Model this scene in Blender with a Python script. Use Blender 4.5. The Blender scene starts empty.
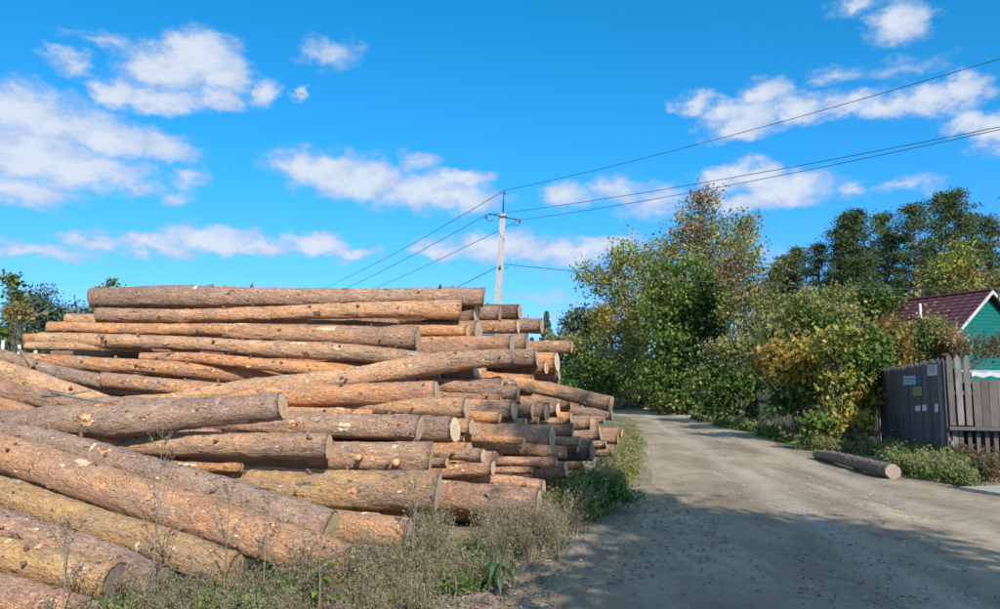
import bpy, math, random
import numpy as np
from mathutils import Vector, Matrix
R = math.radians
rnd = random.Random(7)
rng = np.random.default_rng(11)
sc = bpy.context.scene
col = bpy.data.collections.new("place"); sc.collection.children.link(col)

# ------------------------------------------------------------------ camera
F = 780.0; CX = 500.0; CY = 304.5; CAMZ = 1.6; PITCH = math.atan(83.5 / F)
cd = bpy.data.cameras.new("camera"); cam = bpy.data.objects.new("camera", cd); col.objects.link(cam)
cam.location = (0, 0, CAMZ); cam.rotation_euler = (R(90) + PITCH, 0, 0)
cd.sensor_width = 36; cd.lens = 36 * F / 1000.0; cd.clip_end = 3000; cd.clip_start = 0.05
sc.camera = cam
sc.render.engine = 'CYCLES'
sc.view_settings.view_transform = 'Standard'; sc.view_settings.look = 'None'
sc.view_settings.gamma = 1; sc.view_settings.exposure = 0.35

def ray(px, py):
    a = (px - CX) / F; b = -(py - CY) / F
    c, s = math.cos(PITCH), math.sin(PITCH)
    y = c - b * s; z = s + b * c
    return a / y, z / y            # x and z gained per metre of distance along +Y
def W(px, py, Y):
    a, t = ray(px, py); return Vector((a * Y, Y, CAMZ + t * Y))
def G(px, py, z=0.0):              # point of the ground seen at that pixel
    a, t = ray(px, py); Y = (z - CAMZ) / t; return Vector((a * Y, Y, z))
def SL(px, py, D0, k=1.0):         # point on a slope that starts at distance D0 and climbs at 45 degrees
    a, t = ray(px, py); z = (CAMZ + t * D0) / (1 - t * k); Y = D0 + k * z
    return Vector((a * Y, Y, z))

# ------------------------------------------------------------------ sun and sky
SUN = Vector((0.28, -0.80, 0.60)).normalized()
ELEV = math.asin(SUN.z); AZ = math.atan2(SUN.x, SUN.y)
sl = bpy.data.lights.new("sun", 'SUN'); sl.energy = 4.3; sl.angle = R(0.53); sl.color = (1.0, 0.93, 0.83)
so = bpy.data.objects.new("sun", sl); col.objects.link(so)
so.rotation_euler = SUN.to_track_quat('Z', 'Y').to_euler(); so.location = (5, -20, 30)

world = bpy.data.worlds.new("World"); sc.world = world; world.use_nodes = True
nt = world.node_tree; nt.nodes.clear()
def N(tree, typ, **kw):
    n = tree.nodes.new(typ)
    for k, v in kw.items():
        if k == 'ins':
            for i, val in v.items():
                s = n.inputs[i]
                if hasattr(val, 'is_output') or isinstance(val, bpy.types.NodeSocket): tree.links.new(val, s)
                else: s.default_value = val
        else: setattr(n, k, v)
    return n
def M(tree, op, a, b=0.0, c=0.0, clamp=False):
    n = tree.nodes.new('ShaderNodeMath'); n.operation = op; n.use_clamp = clamp
    for i, v in enumerate((a, b, c)):
        if isinstance(v, bpy.types.NodeSocket): tree.links.new(v, n.inputs[i])
        elif i < len(n.inputs): n.inputs[i].default_value = v
    return n.outputs[0]
def V(tree, op, a, b=None, c=None):
    n = tree.nodes.new('ShaderNodeVectorMath'); n.operation = op
    for i, v in enumerate((a, b, c)):
        if v is None: continue
        if isinstance(v, bpy.types.NodeSocket): tree.links.new(v, n.inputs[i])
        else: n.inputs[i].default_value = v
    return n
sky = N(nt, 'ShaderNodeTexSky', sky_type='NISHITA', sun_disc=False, sun_elevation=ELEV, sun_rotation=AZ,
        altitude=150, air_density=1.0, dust_density=0.4, ozone_density=2.2)
tc = N(nt, 'ShaderNodeTexCoord')
sep = N(nt, 'ShaderNodeSeparateXYZ', ins={0: tc.outputs['Generated']})
az = M(nt, 'ARCTAN2', sep.outputs[0], sep.outputs[1]); el = M(nt, 'ARCSINE', sep.outputs[2])
ae = N(nt, 'ShaderNodeCombineXYZ', ins={0: az, 1: el})
n1 = N(nt, 'ShaderNodeTexNoise', ins={'Vector': V(nt, 'MULTIPLY', ae.outputs[0], (1.0, 1.5, 1)).outputs[0], 'Scale': 24.0, 'Detail': 5.0, 'Roughness': 0.62})
wob = V(nt, 'MULTIPLY', V(nt, 'SUBTRACT', n1.outputs['Color'], (0.5, 0.5, 0.5)).outputs[0], (0.075, 0.045, 0)).outputs[0]
P = V(nt, 'ADD', ae.outputs[0], wob).outputs[0]
PUFFS = [  # pixel where the cloud stands, half sizes, strength
 (200,58,38,24,1.1),(168,70,45,20,1),(225,75,24,22,1),(120,92,28,13,.9),(160,99,42,12,.9),(215,96,30,11,.9),
 (267,93,15,12,.8),(300,94,7,6,.6),(105,42,34,7,.45),(70,63,22,10,.75),(333,50,26,13,.5),
 (18,110,60,24,1),(60,125,62,22,1),(105,138,65,16,1),(155,147,38,13,.9),(30,155,60,22,1.1),(75,168,70,18,1),(10,188,60,14,1),(135,187,32,8,.6),
 (188,178,16,10,.6),(178,200,16,8,.6),
 (318,168,44,15,1.1),(355,180,50,18,1.1),(420,190,46,15,1.1),(455,198,42,14,1),(466,180,26,9,.9),(418,162,20,9,.6),
 (28,253,60,7,.8),(98,243,40,8,.8),(150,245,50,9,.9),(213,239,44,11,1),(250,246,50,9,.9),(320,246,30,10,1),(350,253,28,6,.8),
 (568,194,24,11,.8),(440,252,28,9,.8),(500,247,46,12,1),(556,252,56,12,1),(600,246,34,10,.9),
 (615,190,30,14,.6),(655,202,36,14,.65),(720,180,22,11,.9),(757,177,30,14,1.1),(785,187,46,16,1.1),(740,202,44,10,.8),
 (856,186,16,7,.6),(908,184,28,8,.6),(698,105,20,10,.8),(742,117,38,17,1),(768,93,24,12,.9),(800,108,32,14,.9),(740,132,32,9,.8),
 (850,105,34,9,.8),(892,103,36,12,.9),(930,97,32,12,.9),(962,91,24,14,1),(835,75,24,9,.45),(905,70,40,8,.4),
 (900,20,30,20,1),(858,3,24,8,.6),(975,120,28,12,.9),(1005,132,34,18,1.1),(540,297,44,6,.4),(780,254,26,7,.4),(600,275,60,5,.3),(560,318,60,5,.3)]
def azel(px, py):
    a, t = ray(px, py); d = Vector((a, 1, t)).normalized()
    return math.atan2(d.x, d.y), math.asin(d.z)
dens = None; low = None
for (px, py, rx, ry, s) in PUFFS:
    a0, e0 = azel(px, py); ax = abs(azel(px + rx, py)[0] - a0) * 1.45; ey = abs(azel(px, py - ry)[1] - e0) * 1.55
    q = V(nt, 'MULTIPLY_ADD', P, (1 / ax, 1 / ey, 0), (-a0 / ax, -e0 / ey, 0)).outputs[0]
    ln = V(nt, 'LENGTH', q).outputs[1]
    d = M(nt, 'MULTIPLY_ADD', ln, -s, s)
    dens = d if dens is None else M(nt, 'SMOOTH_MAX', dens, d, 0.12)
# same kind of cloud, unseen, added thickly round the sky to whiten blue shadows
n3 = N(nt, 'ShaderNodeTexNoise', ins={'Vector': V(nt, 'MULTIPLY', ae.outputs[0], (1.0, 2.6, 1)).outputs[0], 'Scale': 2.6, 'Detail': 3.0})
outside = M(nt, 'MAXIMUM', M(nt, 'MULTIPLY_ADD', M(nt, 'ABSOLUTE', az), 8.0, -4.9), M(nt, 'MULTIPLY_ADD', el, 8.0, -4.2), clamp=False)
outside = M(nt, 'MINIMUM', M(nt, 'MAXIMUM', outside, 0.0), 1.0)
far_c = M(nt, 'ADD', M(nt, 'MULTIPLY', outside, M(nt, 'MULTIPLY_ADD', n3.outputs['Fac'], 5.0, -1.3)), -1.0)
dens = M(nt, 'MAXIMUM', dens, far_c)
n2 = N(nt, 'ShaderNodeTexNoise', ins={'Vector': V(nt, 'MULTIPLY', ae.outputs[0], (1.0, 1.7, 1)).outputs[0], 'Scale': 34.0, 'Detail': 6.0, 'Roughness': 0.65})
dd = M(nt, 'ADD', dens, M(nt, 'MULTIPLY_ADD', n2.outputs['Fac'], 0.8, -0.30))
mask = N(nt, 'ShaderNodeMapRange', interpolation_type='SMOOTHSTEP', ins={'Value': dd, 'From Min': 0.06, 'From Max': 0.72, 'To Min': 0.0, 'To Max': 0.93})
tone = N(nt, 'ShaderNodeValToRGB', ins={0: M(nt, 'MULTIPLY_ADD', dd, 0.55, M(nt, 'MULTIPLY_ADD', n1.outputs['Fac'], 0.9, -0.45))})
tone.color_ramp.elements[0].position = 0.15; tone.color_ramp.elements[0].color = (0.34, 0.45, 0.64, 1)
tone.color_ramp.elements[1].position = 0.55; tone.color_ramp.elements[1].color = (0.58, 0.635, 0.72, 1)
SKY_STR = 0.12
tr_ = N(nt, 'ShaderNodeValToRGB', ins={0: M(nt, 'MULTIPLY', el, 2.0)})
tr_.color_ramp.elements[0].position = 0.10; tr_.color_ramp.elements[0].color = (0.37, 0.68, 1.0, 1)
tr_.color_ramp.elements[1].position = 1.0; tr_.color_ramp.elements[1].color = (0.07, 0.96, 1.0, 1)
tr_.color_ramp.elements.new(0.5).color = (0.16, 0.86, 1.0, 1)
tint = N(nt, 'ShaderNodeMix', data_type='RGBA', blend_type='MULTIPLY', ins={0: 1.0, 6: sky.outputs[0], 7: V(nt, 'MULTIPLY', tr_.outputs[0], (1.0, 1.0, 1.3)).outputs[0]})
cl = V(nt, 'SCALE', tone.outputs[0]); cl.inputs['Scale'].default_value = 1.0 / SKY_STR
mixc = N(nt, 'ShaderNodeMix', data_type='RGBA', ins={0: mask.outputs[0], 6: tint.outputs[2], 7: cl.outputs[0]})
bg = N(nt, 'ShaderNodeBackground', ins={0: mixc.outputs[2], 1: SKY_STR})
wo = N(nt, 'ShaderNodeOutputWorld', ins={0: bg.outputs[0]})
world.cycles.sampling_method = 'MANUAL'; world.cycles.sample_map_resolution = 512

# ------------------------------------------------------------------ helpers
def tag(o, label=None, cat=None, group=None, kind=None):
    if label: o['label'] = label
    if cat: o['category'] = cat
    if group: o['group'] = group
    if kind: o['kind'] = kind
    return o
def empty(name, loc=(0, 0, 0), rz=0.0):
    o = bpy.data.objects.new(name, None); o.location = loc; o.rotation_euler = (0, 0, rz); o.empty_display_size = .2
    col.objects.link(o); return o
def link(name, me, mat=None, parent=None, smooth=False):
    if mat is not None and not me.materials: me.materials.append(mat)
    if smooth: me.shade_smooth()
    o = bpy.data.objects.new(name, me); col.objects.link(o)
    if parent is not None: o.parent = parent
    return o
def npmesh(name, verts, quads, colors=None):
    """verts (N,3), quads (M,4) arrays, colours per vertex"""
    me = bpy.data.meshes.new(name)
    verts = np.asarray(verts, dtype=np.float32); quads = np.asarray(quads, dtype=np.int32)
    k = quads.shape[1]
    me.vertices.add(len(verts)); me.vertices.foreach_set('co', verts.ravel())
    me.loops.add(quads.size); me.loops.foreach_set('vertex_index', quads.ravel())
    me.polygons.add(len(quads)); me.polygons.foreach_set('loop_start', np.arange(0, quads.size, k, dtype=np.int32))
    me.update(calc_edges=True); me.validate()
    if colors is not None:
        at = me.color_attributes.new('tint', 'FLOAT_COLOR', 'POINT')
        c = np.ones((len(verts), 4), dtype=np.float32); c[:, :3] = colors
        at.data.foreach_set('color', c.ravel())
    return me
class MB:
    def __init__(s): s.v = []; s.f = []
    def box(s, c, size, rz=0.0, mat=None):
        hx, hy, hz = size[0] / 2, size[1] / 2, size[2] / 2
        b = len(s.v); cr, sr = math.cos(rz), math.sin(rz)
        for dz in (-hz, hz):
            for dx, dy in ((-hx, -hy), (hx, -hy), (hx, hy), (-hx, hy)):
                p = Vector((c[0] + dx * cr - dy * sr, c[1] + dx * sr + dy * cr, c[2] + dz))
                s.v.append(tuple(p))
        s.f += [tuple(b + i for i in q) for q in ((3, 2, 1, 0), (4, 5, 6, 7), (0, 1, 5, 4), (1, 2, 6, 5), (2, 3, 7, 6), (3, 0, 4, 7))]
        return s
    def tube(s, pts, rad, n=6, cap=True):
        pts = [Vector(p) for p in pts]; b0 = len(s.v)
        if not hasattr(rad, '__len__'): rad = [rad] * len(pts)
        u = None
        for i, p in enumerate(pts):
            d = (pts[min(i + 1, len(pts) - 1)] - pts[max(i - 1, 0)]).normalized()
            if u is None: u = d.orthogonal().normalized()
            else: u = (u - d * u.dot(d)).normalized()
            w = d.cross(u)
            for k in range(n):
                a = 2 * math.pi * k / n
                s.v.append(tuple(p + (u * math.cos(a) + w * math.sin(a)) * rad[i]))
        for i in range(len(pts) - 1):
            for k in range(n):
                s.f.append((b0 + i * n + k, b0 + i * n + (k + 1) % n, b0 + (i + 1) * n + (k + 1) % n, b0 + (i + 1) * n + k))
        if cap:
            s.f.append(tuple(b0 + k for k in range(n))[::-1]); s.f.append(tuple(b0 + (len(pts) - 1) * n + k for k in range(n)))
        return s
    def poly(s, pts, thick, axis):
        """prism: outline pts (3D) pushed along axis by thick"""
        b = len(s.v); n = len(pts); ax = Vector(axis) * thick
        for p in pts: s.v.append(tuple(p))
        for p in pts: s.v.append(tuple(Vector(p) + ax))
        s.f.append(tuple(b + i for i in range(n))); s.f.append(tuple(b + n + i for i in range(n))[::-1])
        for i in range(n): s.f.append((b + i, b + n + i, b + n + (i + 1) % n, b + (i + 1) % n))
        return s
    def mesh(s, name):
        me = bpy.data.meshes.new(name); me.from_pydata(s.v, [], s.f); me.update(); return me
    def build(s, name, mat, parent=None, smooth=False): return link(name, s.mesh(name), mat, parent, smooth)
def hash3(i):
    i = i.astype(np.int64)
    h = (i[..., 0] * 374761393 + i[..., 1] * 668265263 + i[..., 2] * 2147483647) & 0xffffffff
    h = ((h ^ (h >> 13)) * 1274126177) & 0xffffffff
    return ((h ^ (h >> 16)) & 0xffff) / 65535.0
def vnoise(p):
    p = np.asarray(p, float); i = np.floor(p); f = p - i; f = f * f * (3 - 2 * f); out = 0
    for dx in (0, 1):
        for dy in (0, 1):
            for dz in (0, 1):
                w = (f[..., 0] if dx else 1 - f[..., 0]) * (f[..., 1] if dy else 1 - f[..., 1]) * (f[..., 2] if dz else 1 - f[..., 2])
                out = out + w * hash3(i + np.array([dx, dy, dz]))
    return out * 2 - 1
def fbm(p, o=3):
    a, s, t = 1.0, 0, np.asarray(p, float)
    for _ in range(o): s = s + a * vnoise(t); t = t * 2.03 + 17.3; a *= .5
    return s

# ------------------------------------------------------------------ materials
def mat(name):
    m = bpy.data.materials.new(name); m.use_nodes = True; t = m.node_tree
    p = t.nodes['Principled BSDF']; p.inputs['Roughness'].default_value = .85
    if 'Specular IOR Level' in p.inputs: p.inputs['Specular IOR Level'].default_value = .25
    return m, t, p
def ramp(t, fac, stops):
    n = t.nodes.new('ShaderNodeValToRGB')
    while len(n.color_ramp.elements) < len(stops): n.color_ramp.elements.new(.5)
    for e, (x, c) in zip(n.color_ramp.elements, stops): e.position = x; e.color = (*c, 1) if len(c) == 3 else c
    t.links.new(fac, n.inputs[0]); return n.outputs[0]
def mixc_(t, fac, a, b, blend='MIX'):
    n = t.nodes.new('ShaderNodeMix'); n.data_type = 'RGBA'; n.blend_type = blend
    for i, v in ((0, fac), (6, a), (7, b)):
        if isinstance(v, bpy.types.NodeSocket): t.links.new(v, n.inputs[i])
        else: n.inputs[i].default_value = v if i == 0 else ((*v, 1) if len(v) == 3 else v)
    return n.outputs[2]
def noise(t, vec, scale, detail=3, rough=.55, dist=0.0):
    return N(t, 'ShaderNodeTexNoise', ins={'Vector': vec, 'Scale': scale, 'Detail': detail, 'Roughness': rough, 'Distortion': dist})
def bump(t, p, h, strength=.5, dist=.02):
    b = N(t, 'ShaderNodeBump', ins={'Height': h, 'Strength': strength, 'Distance': dist}); t.links.new(b.outputs[0], p.inputs['Normal'])
def obj_vec(t, sc_=(1, 1, 1), use_random=True):
    c = N(t, 'ShaderNodeTexCoord').outputs['Object']
    if use_random:
        r = N(t, 'ShaderNodeObjectInfo').outputs['Random']
        o = N(t, 'ShaderNodeCombineXYZ', ins={0: M(t, 'MULTIPLY', r, 57.0), 1: M(t, 'MULTIPLY', r, 131.0)})
        c = V(t, 'ADD', c, o.outputs[0]).outputs[0]
    return V(t, 'MULTIPLY', c, sc_).outputs[0]

def bark_material():
    m, t, p = mat('pine_bark')
    oi = N(t, 'ShaderNodeObjectInfo'); base = oi.outputs['Color']; plate = oi.outputs['Alpha']
    big = noise(t, obj_vec(t, (1.0, 3.0, 3.0)), 1.9, 4, .65)
    mid = noise(t, obj_vec(t, (1.0, 2.2, 2.2)), 9, 4, .7)
    fine = noise(t, obj_vec(t, (1.0, 2.0, 2.0)), 36, 4, .7)
    flake = noise(t, obj_vec(t, (1.0, 1.5, 1.5)), 6.5, 5, .75, .6)
    c = mixc_(t, ramp(t, big.outputs[0], [(.36, (0, 0, 0)), (.62, (1, 1, 1))]), base, mixc_(t, .40, base, (.30, .17, .11)))
    c = mixc_(t, ramp(t, mid.outputs[0], [(.45, (0, 0, 0)), (.68, (.75, .75, .75))]), c, mixc_(t, .55, base, (.58, .40, .26)))
    pt = N(t, 'ShaderNodeTexVoronoi', ins={'Vector': V(t, 'ADD', obj_vec(t, (2.6, 7, 7)), V(t, 'MULTIPLY', mid.outputs['Color'], (3.5, 3.5, 3.5)).outputs[0]).outputs[0], 'Scale': 1.0})
    ps = N(t, 'ShaderNodeSeparateColor', ins={0: pt.outputs['Color']})
    c = mixc_(t, M(t, 'MULTIPLY', ramp(t, ps.outputs[0], [(.55, (0, 0, 0)), (.62, (1, 1, 1))]), .62), c, mixc_(t, .5, base, (.60, .30, .13)))
    c = mixc_(t, M(t, 'MULTIPLY', ramp(t, ps.outputs[1], [(.62, (0, 0, 0)), (.70, (1, 1, 1))]), .55), c, mixc_(t, .5, base, (.20, .13, .11)))
    # weathered grey film
    grey = noise(t, obj_vec(t, (.6, 2.0, 2.0)), 2.6, 5, .7)
    c = mixc_(t, ramp(t, grey.outputs[0], [(.48, (0, 0, 0)), (.64, (.52, .52, .52))]), c, (.38, .285, .24))
    # thick grey bark kept toward one end, thin orange bark toward the other
    ox = N(t, 'ShaderNodeSeparateXYZ', ins={0: N(t, 'ShaderNodeTexCoord').outputs['Object']}).outputs[0]
    sgn = M(t, 'SUBTRACT', M(t, 'MULTIPLY', M(t, 'GREATER_THAN', M(t, 'FRACT', M(t, 'MULTIPLY', oi.outputs['Random'], 7.31)), .5), 2.0), 1.0)
    butt = M(t, 'ADD', M(t, 'MULTIPLY', M(t, 'MULTIPLY', ox, sgn), .34), M(t, 'MULTIPLY_ADD', big.outputs[0], 1.5, -.95))
    butt = ramp(t, butt, [(.10, (0, 0, 0)), (.62, (1, 1, 1))])
    rgh = noise(t, obj_vec(t, (1.0, 3.2, 3.2)), 13, 5, .75)
    c = mixc_(t, M(t, 'MULTIPLY', butt, .66), c, ramp(t, rgh.outputs[0], [(.36, (.19, .12, .09)), (.46, (.42, .285, .21)), (.60, (.62, .42, .31)), (.72, (.74, .56, .43))]))
    # scales of bark
    vo = N(t, 'ShaderNodeTexVoronoi', feature='DISTANCE_TO_EDGE', ins={'Vector': V(t, 'ADD', obj_vec(t, (4.5, 13, 13)), V(t, 'MULTIPLY', mid.outputs['Color'], (2.6, 2.6, 2.6)).outputs[0]).outputs[0], 'Scale': 1.0})
    t.nodes[-1]
    vc = N(t, 'ShaderNodeTexVoronoi', ins={'Vector': obj_vec(t, (9, 20, 20)), 'Scale': 1.0})
    crack = ramp(t, vo.outputs['Distance'], [(0.0, (1, 1, 1)), (.10, (0, 0, 0))])
    ck = M(t, 'MULTIPLY', crack, M(t, 'MULTIPLY_ADD', plate, .42, .0), clamp=True)
    c = mixc_(t, ck, c, (.075, .050, .038))
    c = mixc_(t, .16, c, ramp(t, vc.outputs['Color'], [(0, (.42, .36, .34)), (.5, (.8, .75, .72)), (1, (1.35, 1.3, 1.22))]), 'MULTIPLY')
    # places where the bark has come off: pale wood
    pale = M(t, 'MULTIPLY', ramp(t, flake.outputs[0], [(.615, (0, 0, 0)), (.65, (1, 1, 1))]), ramp(t, fine.outputs[0], [(.35, (.3, .3, .3)), (.6, (1, 1, 1))]))
    c = mixc_(t, pale, c, (.66, .47, .28))
    dark = ramp(t, noise(t, obj_vec(t, (1.6, 2.5, 2.5)), 4.3, 4, .7).outputs[0], [(.31, (1, 1, 1)), (.38, (0, 0, 0))])
    c = mixc_(t, dark, c, (.11, .07, .05))
    c = mixc_(t, .9, c, ramp(t, fine.outputs[0], [(.34, (.62, .57, .55)), (.5, (1.05, 1.05, 1.05)), (.66, (1.3, 1.28, 1.25))]), 'MULTIPLY')
    t.links.new(c, p.inputs['Base Color']); p.inputs['Roughness'].default_value = .9
    h = M(t, 'ADD', M(t, 'MULTIPLY', mid.outputs[0], 1.2), M(t, 'MULTIPLY', fine.outputs[0], .45))
    h = M(t, 'SUBTRACT', h, M(t, 'MULTIPLY', ck, .9)); h = M(t, 'SUBTRACT', h, M(t, 'MULTIPLY', pale, .25))
    h = M(t, 'ADD', h, M(t, 'MULTIPLY', pt.outputs['Distance'], -.5)); h = M(t, 'ADD', h, M(t, 'MULTIPLY', M(t, 'MULTIPLY', butt, rgh.outputs[0]), 1.6))
    bump(t, p, h, 1.0, .04)
    return m
def cut_material():
    m, t, p = mat('sawn_wood')
    oi = N(t, 'ShaderNodeObjectInfo')
    c = N(t, 'ShaderNodeTexCoord').outputs['Object']
    s = N(t, 'ShaderNodeSeparateXYZ', ins={0: c})
    rad = M(t, 'SQRT', M(t, 'ADD', M(t, 'MULTIPLY', s.outputs[1], s.outputs[1]), M(t, 'MULTIPLY', s.outputs[2], s.outputs[2])))
    nz = noise(t, obj_vec(t), 6, 3)
    rings = M(t, 'SINE', M(t, 'MULTIPLY', M(t, 'ADD', rad, M(t, 'MULTIPLY', nz.outputs[0], .03)), 520.0))
    base = oi.outputs['Color']
    cc = mixc_(t, ramp(t, rings, [(0, (0, 0, 0)), (1, (.45, .45, .45))]), base, mixc_(t, .5, base, (.30, .17, .08)))
    cc = mixc_(t, ramp(t, rad, [(.03, (.5, .5, .5)), (.085, (0, 0, 0))]), cc, mixc_(t, .5, base, (.42, .22, .10)))
    ang = M(t, 'ARCTAN2', s.outputs[2], s.outputs[1])
    cr = N(t, 'ShaderNodeTexNoise', ins={'Vector': N(t, 'ShaderNodeCombineXYZ', ins={0: M(t, 'MULTIPLY', ang, 3.0), 1: M(t, 'MULTIPLY', rad, 3.0), 2: M(t, 'MULTIPLY', oi.outputs['Random'], 40)}).outputs[0], 'Scale': 3.0, 'Detail': 2.0})
    ck = ramp(t, cr.outputs[0], [(.34, (.8, .8, .8)), (.38, (0, 0, 0))])
    cc = mixc_(t, ck, cc, (.12, .075, .045))
    st = noise(t, obj_vec(t), 14, 4, .7)
    cc = mixc_(t, ramp(t, st.outputs[0], [(.42, (0, 0, 0)), (.64, (.6, .6, .6))]), cc, (.40, .31, .22))
    t.links.new(cc, p.inputs['Base Color']); bump(t, p, M(t, 'SUBTRACT', st.outputs[0], ck), .5, .006)
    return m
def tint_material(name, transl=.3, rough=.6, var=.25):
    m, t, p = mat(name)
    a = N(t, 'ShaderNodeVertexColor'); a.layer_name = 'tint'
    p.inputs['Roughness'].default_value = rough
    t.links.new(a.outputs[0], p.inputs['Base Color'])
    if transl > 0:
        tr = N(t, 'ShaderNodeBsdfTranslucent', ins={0: mixc_(t, .5, a.outputs[0], (1.0, 1.0, .35), 'MULTIPLY')})
        mx = N(t, 'ShaderNodeMixShader', ins={0: transl, 1: p.outputs[0], 2: tr.outputs[0]})
        t.links.new(mx.outputs[0], t.nodes['Material Output'].inputs[0])
    return m
def plain(name, c1, c2=None, scale=8, rough=.85, stretch=(1, 1, 1), bmp=.3, bdist=.01, metallic=0.0):
    m, t, p = mat(name)
    n = noise(t, obj_vec(t, stretch), scale, 5, .65)
    c = ramp(t, n.outputs[0], [(.3, c1), (.7, c2 or c1)])
    n2_ = noise(t, obj_vec(t, stretch), scale * 7, 3, .6)
    c = mixc_(t, .6, c, ramp(t, n2_.outputs[0], [(.3, (.7, .7, .7)), (.7, (1.2, 1.2, 1.2))]), 'MULTIPLY')
    t.links.new(c, p.inputs['Base Color']); p.inputs['Roughness'].default_value = rough; p.inputs['Metallic'].default_value = metallic
    bump(t, p, n2_.outputs[0], bmp, bdist); return m
def plank_material():
    m, t, p = mat('weathered_plank')
    base = N(t, 'ShaderNodeObjectInfo').outputs['Color']
    g = noise(t, obj_vec(t, (14, 14, .8)), 5, 4, .7); b = noise(t, obj_vec(t, (2, 2, 1)), 3, 3)
    c = mixc_(t, .85, base, ramp(t, g.outputs[0], [(.3, (.5, .48, .46)), (.55, (1, 1, 1)), (.75, (1.35, 1.3, 1.25))]), 'MULTIPLY')
    c = mixc_(t, ramp(t, b.outputs[0], [(.5, (0, 0, 0)), (.75, (.6, .6, .6))]), c, (.09, .085, .085))
    t.links.new(c, p.inputs['Base Color']); bump(t, p, g.outputs[0], .6, .008); return m
def bare_material():
    m, t, p = mat('bare_wood'); base = N(t, 'ShaderNodeObjectInfo').outputs['Color']
    a = noise(t, obj_vec(t, (1, 5, 5)), 9, 4, .7); b = noise(t, obj_vec(t), 30, 4, .7)
    c = mixc_(t, ramp(t, a.outputs[0], [(.40, (0, 0, 0)), (.62, (.8, .8, .8))]), base, mixc_(t, .5, base, (.34, .24, .18)))
    c = mixc_(t, .8, c, ramp(t, b.outputs[0], [(.35, (.6, .56, .54)), (.6, (1.2, 1.2, 1.2))]), 'MULTIPLY')
    t.links.new(c, p.inputs['Base Color']); bump(t, p, M(t, 'ADD', a.outputs[0], b.outputs[0]), .7, .01); return m
BARE = bare_material()
BARK = bark_material(); CUT = cut_material()
LEAF = tint_material('leaf', .32, .55); NEEDLE = tint_material('needle', .12, .7); HERB = tint_material('herb', .22, .8); CHIP = tint_material('chip', 0, .9)
TRUNK = plain('trunk_bark', (.14, .11, .085), (.26, .22, .18), 5, .95, (3, 3, .7), .8, .02)
PINE_TRUNK = plain('pine_trunk_bark', (.40, .20, .09), (.20, .13, .09), 1.5, .95, (1, 1, .5), .6, .02)
TWIG = plain('dry_twig', (.17, .13, .10), (.33, .27, .21), 6, .95)
CONCRETE = plain('pole_concrete', (.34, .33, .315), (.47, .46, .44), 4, .9, (1, 1, .3), .3, .005)
STEEL = plain('dark_steel', (.06, .06, .065), (.13, .12, .12), 10, .6, bmp=.1, metallic=.4)
WIRE = plain('wire', (.07, .07, .08), (.10, .10, .11), 3, .6, bmp=0)
INSUL = plain('porcelain', (.16, .10, .07), (.22, .15, .11), 3, .25, bmp=0)
PLANK = plank_material()
WHITE = plain('white_paint', (.74, .74, .73), (.80, .80, .79), 5, .6, bmp=.1)
STONE = plain('stone', (.30, .27, .23), (.46, .42, .37), 7, .95, bmp=.6, bdist=.01)

# ------------------------------------------------------------------ ground and road
LEFT = [(0.2, -30), (0.25, 3), (0.2, 5.6), (0.6, 7.5), (1.45, 9.5), (2.0, 11.5), (2.7, 14.5), (3.2, 17.5), (4.2, 23), (5.0, 28), (6.6, 38), (7.0, 46), (3.0, 54), (-12, 62), (-40, 70)]
RIGHT = [(9.5, -30), (9.0, 3), (8.4, 7), (7.3, 11), (7.3, 13.2), (7.0, 16), (7.35, 18.6), (8.2, 24), (9.0, 29.7), (10.4, 40), (11.6, 50), (9, 60), (-8, 70), (-40, 80)]
def dense(pl, n):
    p = np.array(pl, float); d = np.r_[0, np.cumsum(np.hypot(*np.diff(p, axis=0).T))]
    s = np.linspace(0, 1, n) ** 1.0 * d[-1]
    return np.c_[np.interp(s, d, p[:, 0]), np.interp(s, d, p[:, 1])], d
def hgt(x, y):
    x = np.asarray(x, float); y = np.asarray(y, float)
    z = np.zeros_like(x)
    near = np.exp(-(np.hypot(x - 3, y - 10) / 60) ** 2)
    p = np.stack([x * .55, y * .3, z], -1); h = .035 * fbm(p, 3) * near
    p2 = np.stack([x * 3.1, y * 2.4, z + 5], -1); h = h + .012 * fbm(p2, 3) * near
    far = np.clip((np.hypot(x, y) - 90) / 300, 0, 1)
    return h + far * 1.5 * vnoise(np.stack([x * .01, y * .01, z + 9], -1)) - far * 1.0
def roadmask(x, y):
    lx = np.interp(y, [p[1] for p in LEFT], [p[0] for p in LEFT]); rx = np.interp(y, [p[1] for p in RIGHT], [p[0] for p in RIGHT])
    return np.clip((x - lx) / .5, 0, 1) * np.clip((rx - x) / .5, 0, 1)
def axis_(a0, a1, f0, f1, fine, n):
    mid = np.arange(f0, f1, fine)
    lo = f0 - (np.linspace(0, 1, n)[1:] ** 3.2) * (f0 - a0); hi = f1 + (np.linspace(0, 1, n) ** 3.2) * (a1 - f1)
    return np.r_[lo[::-1], mid, hi]
def grid(xs, ys, zf):
    X, Y = np.meshgrid(xs, ys); Z = zf(X, Y); nx, ny = len(xs), len(ys)
    v = np.stack([X, Y, Z], -1).reshape(-1, 3); i = np.arange((nx) * (ny)).reshape(ny, nx)
    q = np.stack([i[:-1, :-1], i[:-1, 1:], i[1:, 1:], i[1:, :-1]], -1).reshape(-1, 4); return v, q
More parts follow.
